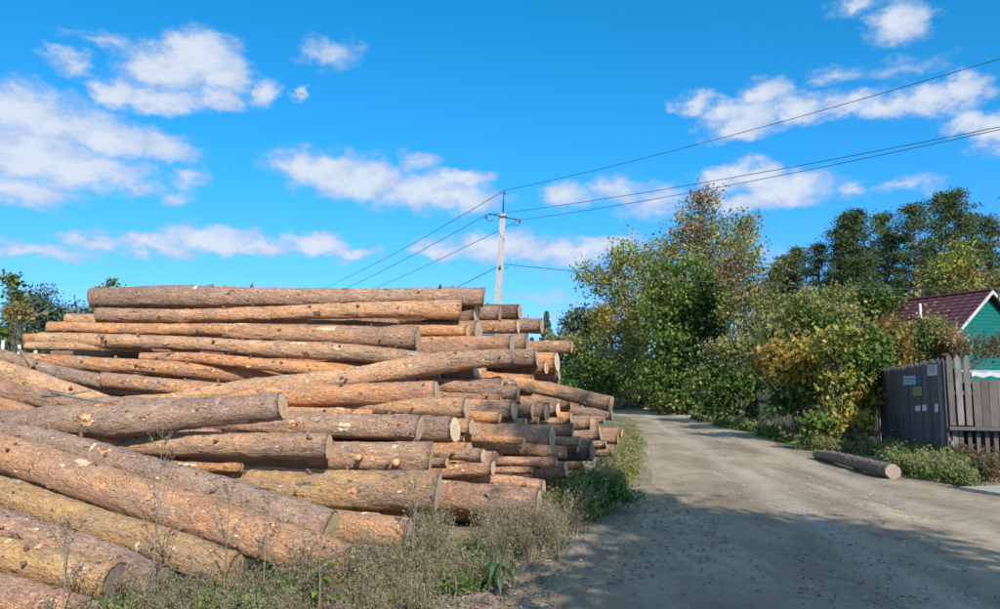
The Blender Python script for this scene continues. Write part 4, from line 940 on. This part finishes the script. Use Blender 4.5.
run(pf, (10.8, 22.4), (11.2, 30), .05, 1.45, .07, .05, True, .45, .06); run(pf, (11.2, 30.05), (12.1, 41), .05, 1.45, .09, .07, True, .45, .06)
rail(pf, (10.8, 22.4), (11.2, 30), .4, off=-.05); rail(pf, (11.2, 30), (12.1, 41), 1.1, off=-.05); rail(pf, (10.8, 22.4), (11.2, 30), 1.15, off=-.05)
gf = empty('grey_fence', (9, 66, 0)); tag(gf, 'grey plank fence far away at the end of the road', 'fence')
run(gf, (8.6, 67), (14.5, 65), .05, 3.0, .24, .02, False, .9, .04)
rail(gf, (8.6, 67), (14.5, 65), 2.3, off=-.06)

# papers on the board fence (flat sheets nailed up)
def plainc(name, c): return plain(name, c, tuple(x * .88 for x in c), 9, .8, bmp=.05)
PAPER = plainc('paper', (.52, .53, .53)); BLUEP = plainc('blue_print', (.06, .10, .22)); LBLUE = plainc('pale_print', (.36, .44, .52)); YELP = plainc('yellow_print', (.33, .32, .06)); INK = plainc('ink', (.12, .13, .14)); WHP = plainc('bright_paper', (.62, .62, .62))
fd = (FAR1 - CORN).normalized(); fn = Vector((-fd.y, fd.x))       # towards the road
def on_fence(px, py):
    a, t = ray(px, py)
    # meets the fence plane
    det = a * fd.y - 1 * fd.x; Y = (CORN.x * fd.y - CORN.y * fd.x) / det
    return Vector((a * Y, Y, CAMZ + t * Y))
def sheet(name, corners, mats, lines, label, cat, off=.032):
    """corners TL TR BR BL in photo pixels, mapped on the fence plane"""
    C4 = [on_fence(*c) + Vector((fn.x, fn.y, 0)) * off for c in corners]; base = (C4[2] + C4[3]) / 2
    root = empty(name, base); tag(root, label, cat, 'papers pinned to the board fence')
    def pt(u_, v_): return C4[0].lerp(C4[1], u_).lerp(C4[3].lerp(C4[2], u_), v_) - base
    def patch(nm, u0, u1, v0, v1, m_, lift):
        n_ = Vector((fn.x, fn.y, 0)); mb = MB(); mb.poly([pt(u0, v0) + n_ * lift, pt(u1, v0) + n_ * lift, pt(u1, v1) + n_ * lift, pt(u0, v1) + n_ * lift], .002, n_); return mb.build(nm, m_, root)
    patch('sheet', 0, 1, 0, 1, mats, 0)
    for (nm, u0, u1, v0, v1, m_, l_) in lines: patch(nm, u0, u1, v0, v1, m_, l_)
sheet('paper_notice', [(929,365),(939,364.5),(939,375),(929,376)], PAPER, [('text_line', .15, .8, .15 + .16 * i, .19 + .16 * i, INK, .0035) for i in range(4)], 'pale grey paper notice with faint text lines high on the board fence', 'notice')
sheet('name_plate', [(905,376),(923,375.5),(923,384.5),(905,385)], LBLUE, [('dark_field', .70, 1.0, 0, 1, BLUEP, .0035), ('text_line', .05, .66, .30, .40, INK, .0035), ('text_line', .05, .6, .62, .70, INK, .0035)], 'wide light blue plate with a dark blue right end on the board fence', 'sign')
sheet('yellow_notice', [(914.5,387),(923.5,386.5),(923.5,395.5),(914.5,396)], YELP, [('text_line', .12, .88, .18 + .2 * i, .24 + .2 * i, INK, .0035) for i in range(4)], 'small yellow notice just below the light blue plate', 'notice')
for (x0, x1, y0, y1, lb) in ((917, 922, 406, 411, 'left one of the three small white paper scraps low on the fence'), (924, 928.5, 405, 411, 'middle one of the three small white paper scraps low on the fence'), (936.5, 940, 404, 412, 'small white paper scrap at the fence corner, right of two others')):
    sheet('paper_scrap', [(x0, y0), (x1, y0 - .3), (x1, y1), (x0, y1)], WHP, [], lb, 'paper')
# ------------------------------------------------------------------ white-edged lean-to behind the corner fence
CORR = plain('zinc_sheet', (.50, .52, .54), (.62, .64, .65), 6, .5, metallic=.3)
sh = empty('shed', (12.05, 16.95, 0)); tag(sh, 'low shed with a whitish corrugated roof edge behind the plank fence', 'shed')
MB().box((0, 0, .85), (4.4, 1.3, 1.7)).build('wall', PLANK, sh).color = (.05, .05, .055, 1)
n = 60; vs = []; fs = []
for i in range(n + 1):
    x = -2.35 + 4.7 * i / n; z = .02 * math.sin(i * 1.6)
    vs += [(x, -.85, 1.83 + z), (x, -.85, 1.92 + z), (x, .85, 1.99 + z)]
for i in range(n):
    a = i * 3; fs += [(a, a + 3, a + 4, a + 1), (a + 1, a + 4, a + 5, a + 2)]
me = bpy.data.meshes.new('roof'); me.from_pydata(vs, [], fs); link('roof', me, CORR, sh)
# ------------------------------------------------------------------ house with maroon roof and teal gable
TEAL = plain('teal_paint', (.003, .125, .11), (.005, .16, .14), 2, .6, (1, 1, 1), .1)
TRIM = plain('weathered_white', (.42, .42, .41), (.56, .56, .55), 3, .7)
ROOFM = plain('maroon_sheet', (.095, .035, .043), (.13, .05, .055), 2.5, .5, bmp=.1)
hs = empty('house', (25.1, 40, 0), math.atan2(.38, .92)); tag(hs, 'house with a maroon ribbed metal roof and a teal board gable', 'house')
# local x along the gable, local y away along the ridge
HW, ZR, SLP, LEN = 4.3, 6.55, .80, 8.0
for i in range(34):                                   # gable boards, laid level
    z0, z1 = .1 + i * .19, .1 + (i + 1) * .19 - .012
    half = min(3.7, (ZR - .12 - z0) / SLP - .1)
    if half < .12: break
    top = min(3.7, (ZR - .12 - z1) / SLP - .1); top = max(top, .02)
    MB().poly([(-half, 0, z0), (half, 0, z0), (top, 0, z1), (-top, 0, z1)], .025, (0, 1, 0)).build('wall_board', TEAL, hs)
MB().poly([(-3.68, .03, 0), (3.68, .03, 0), (3.68, .03, ZR - .25 - 3.68 * SLP), (0, .03, ZR - .2), (-3.68, .03, ZR - .25 - 3.68 * SLP)], LEN - .5, (0, 1, 0)).build('wall', TEAL, hs)
for sg in (-1, 1):
    vs, fs = [], []; rows = 16; colsn = 44
    for r in range(rows):                             # stepped sheets down the slope
        for e in (0, 1):
            f = (r + e) / rows; s_ = f * HW; z = ZR - s_ * SLP + (.05 if e else 0) - (0 if e else -.0)
            for c in range(colsn + 1):
                y = -.35 + (LEN + .3) * c / colsn; vs.append((sg * s_, y, z + .02 * math.sin(c * 2.1) + .01))
    w_ = colsn + 1
    for k in range(rows * 2 - 1):
        for c in range(colsn): fs.append((k * w_ + c, k * w_ + c + 1, (k + 1) * w_ + c + 1, (k + 1) * w_ + c))
    me = bpy.data.meshes.new('roof_slope'); me.from_pydata(vs, [], fs); link('roof_slope', me, ROOFM, hs)
    a = Vector((0, -.40, ZR + .04)); b = Vector((sg * HW, -.40, ZR - HW * SLP + .04))
    MB().poly([a, b, b + Vector((0, 0, -.19)), a + Vector((0, 0, -.19))], .04, (0, 1, 0)).build('barge_board', TRIM, hs)
MB().tube([(0, -.35, ZR + .06), (0, LEN - .05, ZR + .06)], .07, 8).build('ridge_cap', ROOFM, hs)
o = MB().tube([(-1.6, 2.6, ZR - 1.6 * SLP - .1), (-1.6, 2.6, ZR - 1.6 * SLP + .85)], .07, 10).build('vent_pipe', WHITE, hs)
# far buildings glimpsed through the leaves
wb = empty('white_shed', (15.6, 52, 0)); tag(wb, 'whitewashed shed glimpsed through the leaves right of the dense maple', 'shed')
MB().box((0, 0, 1.5), (3.6, 3, 3.0)).build('wall', WHITE, wb); MB().poly([(-2, -1.7, 3.0), (2, -1.7, 3.0), (0, -1.7, 4.1)], 3.4, (0, 1, 0)).build('roof', CORR, wb)
rb = empty('brick_shed', (12.2, 74, 0)); BRICK = plain('red_brick', (.30, .12, .08), (.38, .16, .11), 9)
tag(rb, 'reddish brick shed glimpsed above the far grey fence', 'shed')
MB().box((0, 0, 1.6), (6, 4, 3.2)).build('wall', BRICK, rb); MB().poly([(-3.3, -2.2, 3.2), (3.3, -2.2, 3.2), (0, -2.2, 4.4)], 4.4, (0, 1, 0)).build('roof', STEEL, rb)
# white metal gate frame at the left edge
wf = empty('metal_fence', (-9.6, 15.5, 0)); tag(wf, 'white metal tube fence at the left edge beside the young maple', 'fence')
for i in range(9):
    x = -1.6 + i * .33; h = 2.9 - .09 * i
    MB().tube([(x, 0, 0), (x, 0, h if i else 2.95)], .028, 8).build('post', WHITE, wf, True)
MB().tube([(-1.9, 0, 2.93), (-1.2, 0, 2.90)], .03, 8).build('rail', WHITE, wf, True)
MB().tube([(-1.6, 0, 1.4), (1.1, 0, 1.3)], .02, 8).build('rail', WHITE, wf, True)

# ------------------------------------------------------------------ power pole and its wires
def pole(base, top_w, label):
    root = empty('utility_pole', base); tag(root, label, 'utility pole', 'concrete power poles'); t = top_w - Vector(base)
    n = 2; mb = MB(); b = .16; e = .10
    vs = [(-b, -b * .8, 0), (b, -b * .8, 0), (b, b * .8, 0), (-b, b * .8, 0)] + [(t.x - e, t.y - e * .8, t.z), (t.x + e, t.y - e * .8, t.z), (t.x + e, t.y + e * .8, t.z), (t.x - e, t.y + e * .8, t.z)]
    mb.v = vs; mb.f = [(3, 2, 1, 0), (4, 5, 6, 7), (0, 1, 5, 4), (1, 2, 6, 5), (2, 3, 7, 6), (3, 0, 4, 7)]; mb.build('shaft', CONCRETE, root)
    tp = MB().tube([t, t + Vector((.02, 0, .55)), t + Vector((.06, 0, .72))], [.028, .022, .018], 8).build('top_pin', STEEL, root, True)
    MB().tube([t + Vector((.05, 0, .70)), t + Vector((.05, 0, .76)), t + Vector((.05, 0, .84))], [.035, .05, .025], 8).build('insulator', INSUL, tp, True)
    arm = MB().tube([t + Vector((-.50, -.16, -.06)), t + Vector((.50, .12, -.22))], .022, 6).build('crossarm', STEEL, root)
    MB().box((t.x, t.y - .0, t.z - .15), (.27, .24, .06)).build('clamp', STEEL, root)
    for sg, dz in ((-1, 0), (1, -.16)):
        c = t + Vector((sg * .50, -.02, -.06 + dz))
        pts = [c + Vector((sg * -.02 + .12 * math.cos(a) * sg, 0, -.12 + .13 * math.sin(a))) for a in np.linspace(1.9, -2.9, 10)]
        hk = MB().tube(pts, .014, 6).build('hook', STEEL, root, True)
        MB().tube([c + Vector((sg * .12, 0, -.16)), c + Vector((sg * .12, 0, -.05)), c + Vector((sg * .12, 0, .02))], [.03, .045, .02], 8).build('insulator', INSUL, hk, True)
    q_ = Vector((t.x * .74, t.y, t.z * .76)); MB().tube([q_ + Vector((.1, 0, 0)), q_ + Vector((.26, -.03, .02)), q_ + Vector((.30, -.02, -.10)), q_ + Vector((.18, 0, -.14))], .015, 6).build('bracket', STEEL, root, True)
    MB().box((q_.x, -.13, q_.z - .12), (.08, .06, .10)).build('bracket_box', STEEL, root)
    return root, t
PB = W(491, 388, 28); PB.z = 0; PT = W(503, 213, 28)
pole(PB, PT, 'tall grey concrete utility pole with crossarm rising behind the log heap')
NB = Vector((-22, 72, 0)); _, nt_ = pole(NB, NB + Vector((0, 0, 8.0)), 'next concrete utility pole far behind the log heap')
def wire(a, b, sag, label, name='power_wire', r=.011):
    a = Vector(a); b = Vector(b); pts = []
    for i in range(33): f = i / 32; p = a.lerp(b, f); p.z -= sag * 4 * f * (1 - f); pts.append(p)
    o = MB().tube(pts, r, 5).build(name, WIRE, None, True); return tag(o, label, 'wire', 'overhead wires')
def ext(px, py, Y, start, k):  # the wire goes on beyond the frame along the same line
    p = W(px, py, Y); return start + (p - start) * k
top = PT + Vector((.05, 0, .84)); li = PT + Vector((-.62, 0, -.08)); ri = PT + Vector((.62, 0, -.26))
wire(top, ext(1000, 33, 15.8, top, 1.9), .55, 'uppermost wire running from the pole tip to the upper right', r=.009)
wire(li, ext(1000, 103, 15.6, li, 1.9), .5, 'upper of the two close wires running from the crossarm to the right', r=.009)
wire(ri, ext(1000, 106, 15.9, ri, 1.9), .5, 'lower of the two close wires running from the crossarm to the right', r=.009)
nz = NB + Vector((0, 0, 8))
wire(top, nz + Vector((.05, 0, .84)), .6, 'uppermost of the wires running from the pole down to the left', r=.012)
wire(li, nz + Vector((-.62, 0, -.08)), .6, 'middle one of the wires running from the crossarm down to the left', r=.012)
wire(ri, nz + Vector((.62, 0, -.26)), .6, 'lowest of the three wires running from the crossarm down to the left', r=.012)
sp = Vector((PT.x * .9 + PB.x * .1, PT.y, PT.z * .76)); ga = Vector((25.1, 39.7, 6.7))
wire(sp + Vector((.26, 0, 0)), ga, .35, 'thick service cable from the pole to the house gable on the right', 'service_cable', .014)
wire(sp, Vector((-9, 44, 4.6)), .2, 'short service cable slanting down left from the pole behind the heap', 'service_cable', .014)
MB_ = MB().tube([(-9, 44, 0), (-9, 44, 4.7)], .09, 8).build('cable_post', TRUNK, None, True); tag(MB_, 'wooden post behind the heap that carries the left service cable', 'post')

# ------------------------------------------------------------------ weeds, grass and litter
def ribbons(paths, widths, cols_, g):
    """paths list of (k,3) arrays -> flat ribbon quads"""
    VV, QQ, CC = [], [], []; b = 0
    for p, w, c in zip(paths, widths, cols_):
        k = len(p); d = rand_unit(1, g)[0]; d[2] *= .2; d /= np.linalg.norm(d)
        ww = np.linspace(w, w * .35, k)[:, None]; VV.append(np.stack([p - d * ww, p + d * ww], 1).reshape(-1, 3))
        i = b + np.arange(k - 1) * 2; QQ.append(np.stack([i, i + 1, i + 3, i + 2], -1)); CC.append(np.repeat([c], 2 * k, 0)); b += 2 * k
    return np.concatenate(VV), np.concatenate(QQ), np.concatenate(CC)
def merge(parts):
    V_, Q_, C_ = [], [], []; b = 0
    for v_, q_, c_ in parts: V_.append(v_); Q_.append(q_ + b); C_.append(c_); b += len(v_)
    return np.concatenate(V_), np.concatenate(Q_), np.concatenate(C_)
def herb(pos, h, g, palette, nst=5, flor=26, fs=.011, spread=.45, w=.003):
    """one branching weed: stems, side twigs and small seed heads"""
    paths, ws, cs, fl = [], [], [], []
    for _ in range(nst):
        a = g.uniform(0, 6.283); L = h * g.uniform(.6, 1.1); sp = spread * g.uniform(.2, 1) * h
        e = pos + np.array([math.cos(a) * sp, math.sin(a) * sp, L]); m = pos + (e - pos) * .5 + np.array([0, 0, .12 * L])
        f = np.linspace(0, 1, 5)[:, None]; p = (1 - f)**2 * pos + 2 * f * (1 - f) * m + f**2 * e
        paths.append(p); ws.append(w * g.uniform(.7, 1.4)); cs.append(pal(palette, 1, g)[0] * .8)
        for _k in range(4):
            t = g.uniform(.35, 1); s = (1 - t)**2 * pos + 2 * t * (1 - t) * m + t**2 * e; dv = rand_unit(1, g)[0]; dv[2] = abs(dv[2]) * .9 + .3
            q = s + dv * h * g.uniform(.1, .28); paths.append(np.array([s, (s + q) / 2 + [0, 0, .01], q])); ws.append(w * .6); cs.append(pal(palette, 1, g)[0] * .8)
            n = max(1, flor // 4 // 1); fl.append(s + (q - s) * g.uniform(.2, 1.1, (n, 1)) + g.normal(size=(n, 3)) * h * .035)
    return paths, ws, cs, np.concatenate(fl)
def scatter_img(n, quad, g):
    """random ground points inside a photo quadrilateral TL TR BR BL"""
    out = []
    for _ in range(n):
        u_, v_ = g.random(2); q = [np.array(c, float) for c in quad]
        p = (q[0] * (1 - u_) + q[1] * u_) * (1 - v_) + (q[3] * (1 - u_) + q[2] * u_) * v_
        w = G(p[0], p[1]); out.append((w.x, w.y, gz(w.x, w.y)))
    return np.array(out)
def weed_patch(name, label, quads, palette, hr, seed, leafpal=None, nleaf=0, leafs=.03, fs=.012, nst=5, flor=30, w=.003, blades=7):
    g = np.random.default_rng(seed); P_, W_, C_, FL, LV, = [], [], [], [], []
    for quad, n in quads:
        for pos in scatter_img(n, quad, g):
            h = g.uniform(*hr); a, b_, c_, d_ = herb(pos, h, g, palette, nst, flor, w=w); P_ += a; W_ += b_; C_ += c_; FL.append(d_)
            for _b in range(blades):
                a0 = g.uniform(0, 6.283); L = h * g.uniform(.5, 1.15); q0 = pos + np.array([g.normal() * .06, g.normal() * .06, 0]); lean = L * g.uniform(.15, .8)
                t_ = np.linspace(0, 1, 5)[:, None]; P_.append(q0 + np.concatenate([np.cos(a0) * lean * t_**1.8, np.sin(a0) * lean * t_**1.8, L * (t_ - .35 * t_**2.5)], 1))
                W_.append(w * g.uniform(.8, 1.8)); C_.append(pal(leafpal if (leafpal and g.random() < .5) else palette, 1, g)[0])
            if nleaf: LV.append(pos + np.c_[g.normal(size=(nleaf, 2)) * h * .35, np.abs(g.normal(size=nleaf)) * h * .45 + .02])
    FL = np.concatenate(FL); parts = [ribbons(P_, W_, C_, g), leaf_arrays(FL, g.uniform(.6, 1.3, len(FL)) * fs, pal(palette, len(FL), g), g, 3.0, -.2)]
    if nleaf: LV = np.concatenate(LV); parts.append(leaf_arrays(LV, g.uniform(.5, 1.3, len(LV)) * leafs, pal(leafpal, len(LV), g), g, 1.5))
    return tag(link(name, npmesh(name, *merge(parts)), HERB), label, 'weeds', kind='stuff')
weed_patch('dry_weeds', 'dry grey-brown weeds in front of the logs', [([(30,605),(170,600),(170,660),(30,660)], 60), ([(150,600),(300,592),(300,650),(150,650)], 80), ([(285,585),(430,566),(430,618),(285,640)], 110), ([(400,565),(520,540),(500,585),(400,606)], 80)], 'dry', (.10, .30), 201, 'green', 7, .017, .006, 7, 26, blades=14)
weed_patch('tall_dry_weeds', 'taller brown weeds between the lowest log and the road', [([(480,535),(590,510),(560,560),(480,578)], 70), ([(405,535),(440,530),(450,560),(400,575)], 22), ([(285,592),(385,584),(400,600),(290,610)], 46)], 'dry', (.25, .48), 202, 'drygreen', 8, .022, .007, 7, 30)
weed_patch('roadside_weeds', 'yellow-green weeds along the left road edge', [([(600,460),(636,442),(643,470),(600,520)], 80), ([(612,432),(634,427),(638,445),(612,460)], 34), ([(560,505),(610,485),(605,520),(560,530)], 34)], 'drygreen', (.2, .5), 203, 'ygreen', 30, .03, .016, w=.005, blades=16)
weed_patch('fence_weeds', 'green and brown weeds along the board fence', [([(870,452),(930,458),(985,492),(900,474)], 130), ([(800,440),(870,450),(885,462),(800,450)], 60)], 'drygreen', (.18, .42), 204, 'green', 34, .045, .018, w=.005)
weed_patch('brown_weeds', 'reddish-brown dead weeds in front of the corner fence', [([(950,464),(1000,472),(1000,484),(950,474)], 44)], 'brown', (.2, .48), 205, 'brown', 16, .035, .02, w=.006)
weed_patch('verge_weeds', 'low green weeds at the far right road edge', [([(690,413),(800,437),(800,446),(690,420)], 150), ([(620,404),(700,412),(700,417),(620,408)], 60)], 'drygreen', (.15, .4), 206, 'green', 40, .07, .03, w=.008)
weed_patch('green_herbs', 'fresh green low herbs among the dry weeds', [([(70,600),(300,592),(300,640),(70,650)], 75), ([(260,560),(300,560),(300,600),(260,600)], 10), ([(400,560),(520,545),(505,585),(400,600)], 46)], 'drygreen', (.10, .2), 207, 'dgreen', 80, .028, .010)
# single plants
def plant(name, label, pos, leaves, seed, stem_h, leaf_w, leaf_l, palette, spread, droop=.2):
    """upright stem with separate broad leaves"""
    g = np.random.default_rng(seed); rr = random.Random(seed); root = empty(name, pos); tag(root, label, 'plant')
    MB().tube([(0, 0, -.02), (.01, 0, stem_h * .5), (0, .01, stem_h)], [.008, .006, .003], 6).build('stem', TWIG, root)
    for i in range(leaves):
        f = (i + 1) / leaves; a = i * 2.4 + rr.uniform(-.3, .3); z = stem_h * (.25 + .75 * f); L = leaf_l * rr.uniform(.7, 1.15) ; wd = leaf_w * rr.uniform(.8, 1.15)
        dx, dy = math.cos(a), math.sin(a); vs = []; fs = []
        prof = [0.05, .55, .95, 1.0, .75, .35, .02]
        for j, pr in enumerate(prof):
            t = j / 6; r = .02 + spread * .3 + L * t; zz = z + L * (.35 * t - droop * 2.2 * t * t)
            for s_, up in ((-1, .14), (0, 0), (1, .14)): vs.append((dx * r - dy * wd * .5 * pr * s_, dy * r + dx * wd * .5 * pr * s_, zz + up * wd * pr))
        for j in range(6):
            for k_ in (0, 1): fs.append((j * 3 + k_, j * 3 + k_ + 1, j * 3 + 4 + k_, j * 3 + 3 + k_))
        me = npmesh('leaf', np.array(vs), np.array(fs), np.repeat(pal(palette, 1, g), len(vs), 0)); link('leaf', me, LEAF, root, True)
    return root
PAL['lime'] = [(.20, .30, .05), (.16, .26, .05)]; PAL['broad'] = [(.10, .17, .06), (.13, .20, .08), (.08, .15, .05)]
p = G(318, 618); plant('seedling', 'light green broad-leaved seedling standing before the reddish log', p, 9, 301, .36, .06, .11, 'lime', .02)
p = G(500, 592); plant('burdock_plant', 'plant with large drooping grey-green leaves at the road edge', p, 9, 302, .24, .05, .12, 'broad', .05, .6)
p = G(497, 585); plant('burdock_plant', 'second large-leaved plant behind the drooping one at the road edge', p, 8, 303, .22, .045, .10, 'broad', .05, .6)
p = G(285, 622); plant('dandelion_plant', 'small plant with yellow leaves low among the weeds at the bottom', p, 7, 304, .10, .05, .09, 'yellow', .02)
p = G(455, 596); plant('nettle_plant', 'small bright green plant among the dry weeds near the road', p, 10, 305, .14, .045, .08, 'lime', .02)
tree('elm_bush', 'bushy dark green sapling growing at the right foot of the heap', 'bush', 10.3, 585, (590, 470),
     [(588,490,22,14,26,'green'),(600,505,20,10,18,'dgreen'),(572,478,14,8,10,'ygreen'),(618,498,14,10,10,'green'),(590,512,24,7,12,'dgreen')], leaf=.035, per=46, tr=.02, seed=310, sigma=.07, stems=5)
tree('willow_bush', 'small yellow-green sapling left of the bushy dark green one', 'bush', 9.4, 556, (556, 500),
     [(552,506,10,7,9,'yellow'),(560,517,16,9,12,'green'),(542,520,10,7,7,'ygreen')], leaf=.032, per=34, tr=.015, seed=311, sigma=.06, stems=4)
# tall dry stalks in front of the logs
def stalk(px, ground_py, top_py, label, seed, n=9):
    g = np.random.default_rng(seed); p = G(px, ground_py); pos = np.array(p); h = W(px, top_py, p.y).z - p.z
    root = empty('dry_stalk', p); tag(root, label, 'plant', 'dry stalks before the logs'); pos = np.zeros(3)
    mb = MB(); mb.tube([(0, 0, 0), (.01, 0, h * .5), (.03, 0, h)], [.005, .004, .0015], 5)
    fl = []
    for _ in range(n):
        f = g.uniform(.35, .98); s = Vector((.02 * f, 0, h * f)); a = g.uniform(0, 6.283); L = h * (1 - f) * .5 + .05
        e = s + Vector((math.cos(a) * L * .6, math.sin(a) * L * .6, L)); mb.tube([s, (s + e) / 2 + Vector((0, 0, -.01)), e], [.003, .0025, .001], 4)
        k = 26; t = g.uniform(.25, 1.05, (k, 1)); fl.append(np.array(s) + (np.array(e) - np.array(s)) * t + g.normal(size=(k, 3)) * .008)
    mb.build('stem', TWIG, root); fl = np.concatenate(fl); v_, q_, c_ = leaf_arrays(fl, g.uniform(.006, .014, len(fl)), pal('dry', len(fl), g) * .75, g, 1.6)
    tag(link('seed_head', npmesh('seed_head', v_, q_, c_), HERB, root), kind='stuff')
stalk(150, 625, 428, 'tallest dry stalk with many side twigs before the front logs at the left', 321, 16)
stalk(222, 622, 478, 'dry stalk right of the tallest one, against the thick grey log', 322, 9)
stalk(60, 640, 520, 'dry stalk at the lower left before the speckled yellow log', 323, 9)
stalk(262, 612, 500, 'dry stalk before the middle of the reddish-tan log', 324, 9)
stalk(412, 575, 478, 'dry stalk standing in front of the stout orange-yellow log', 325, 8)
# dead sticks by the road corner of the heap
for k_, (a, b, c) in enumerate([((545,505),(570,480),(602,445)), ((560,500),(585,475),(622,450)), ((520,520),(548,512),(590,470)), ((486,492),(500,512),(508,528))]):
    Yb = 10.6 - .1 * k_ if k_ < 3 else 8.9
    o = MB().tube([W(*a, Yb), W(*b, Yb + .1), W(*c, Yb + .5)], [.014, .011, .005], 6).build('dead_branch', TWIG, None, True)
    tag(o, ['dead branch slanting up to the right above the green sapling, longest of its bundle', 'dead branch reaching furthest right toward the road weeds', 'dead branch lowest of the slanting bundle', 'thin dead twig hanging over the lowest right log'][k_], 'branch', 'dead branches at the foot of the heap')
# litter on the ground
def chips(name, label, quads, n_sz, cols_, seed, flat=.25):
    g = np.random.default_rng(seed); P_ = []
    for quad, n in quads: P_.append(scatter_img(n, quad, g))
    p = np.concatenate(P_); p[:, 2] += .012 + g.uniform(0, .01, len(p)); n = len(p)
    c = np.array(cols_)[g.integers(0, len(cols_), n)] * g.uniform(.7, 1.3, (n, 1))
    a = g.uniform(0, 6.283, n); s = g.uniform(*n_sz, n)[:, None]; e = g.uniform(1, 3.5, (n, 1)); d = np.c_[np.cos(a), np.sin(a), g.uniform(-flat, flat, n)]; w = np.c_[-np.sin(a), np.cos(a), g.uniform(-flat, flat, n)]
    v_ = np.stack([p - d * s * e - w * s * .4, p + d * s * e * .8 - w * s, p + d * s * e + w * s * .5, p - d * s * e * .6 + w * s + [0, 0, .01]], 1).reshape(-1, 3)
    return tag(link(name, npmesh(name, v_, np.arange(4 * n).reshape(-1, 4), np.repeat(c, 4, 0)), CHIP), label, 'litter', kind='stuff')
chips('bark_litter', 'scraps of bark on the ground beside the heap', [([(430,575),(560,555),(560,625),(400,625)], 900), ([(560,520),(700,495),(740,560),(560,600)], 420), ([(590,505),(660,495),(720,530),(620,530)], 260), ([(800,540),(920,530),(980,610),(800,610)], 170)], (.004, .012), [(.28, .15, .10), (.20, .12, .08), (.12, .085, .06), (.38, .27, .19)], 401)
chips('road_litter', 'small dark crumbs scattered on the dirt road', [([(640,440),(880,480),(1000,600),(600,600)], 420), ([(640,418),(720,425),(860,470),(650,460)], 350)], (.004, .011), [(.10, .08, .06), (.20, .16, .12), (.36, .30, .23)], 402)
def stones(name, label, quads, sz, seed, squash=.6):
    g = np.random.default_rng(seed); mb = MB()
    for quad, n in quads:
        for p in scatter_img(n, quad, g):
            s = g.uniform(*sz); b = len(mb.v); c = Vector(p); k = 6
            for ring, (rr_, zz) in enumerate(((1, -.2), (.95, .35), (.5, .8))):
                for j in range(k): a = 6.283 * j / k + ring; q = s * rr_ * g.uniform(.75, 1.15); mb.v.append((c.x + math.cos(a) * q, c.y + math.sin(a) * q * .8, c.z + s * zz * squash * g.uniform(.8, 1.1)))
            for ring in (0, 1):
                for j in range(k): mb.f.append((b + ring * k + j, b + ring * k + (j + 1) % k, b + (ring + 1) * k + (j + 1) % k, b + (ring + 1) * k + j))
            mb.f.append(tuple(b + 2 * k + j for j in range(k)))
    return tag(mb.build(name, STONE), label, 'gravel', kind='stuff')
stones('gravel', 'small stones lying on the dirt road', [([(640,440),(880,480),(1000,600),(600,600)], 500)], (.008, .022), 411)
stones('rubble', 'pale rubble heaped along the far right road edge', [([(622,405),(700,411),(740,428),(640,408)], 170), ([(700,414),(830,440),(830,446),(700,420)], 140)], (.05, .15), 412)
for k_, (px, py, s_) in enumerate([(896, 461, .17), (886, 459, .12), (905, 466, .10)]):
    p = G(px, py); mb = MB(); g = np.random.default_rng(420 + k_); rows = []
    for r_, (q, z) in enumerate(((.9, -.1), (1, .3), (.8, .65), (.35, .85))):
        for j in range(9): a = 6.283 * j / 9; w_ = s_ * q * g.uniform(.85, 1.12); mb.v.append((math.cos(a) * w_ * 1.3, math.sin(a) * w_, z * s_))
    for r_ in range(3):
        for j in range(9): mb.f.append((r_ * 9 + j, r_ * 9 + (j + 1) % 9, r_ * 9 + 9 + (j + 1) % 9, r_ * 9 + 9 + j))
    mb.f.append(tuple(27 + j for j in range(9)))
    o = mb.build('stone', STONE); o.location = (p.x, p.y, gz(p.x, p.y)); tag(o, ['largest pale lump behind the sawn end of the lone grey log', 'middle-sized pale lump left of the largest one by the lone log', 'smallest pale lump right of the others by the lone log'][k_], 'stone', 'pale stones by the lone log')
sl_ = MB().box((0, 0, .03), (1.3, .8, .07), .2).build('concrete_slab', STONE); p = G(1000, 492); sl_.location = (p.x + .25, p.y, gz(p.x, p.y))
tag(sl_, 'flat grey concrete slab lying at the right edge before the corner fence', 'slab')
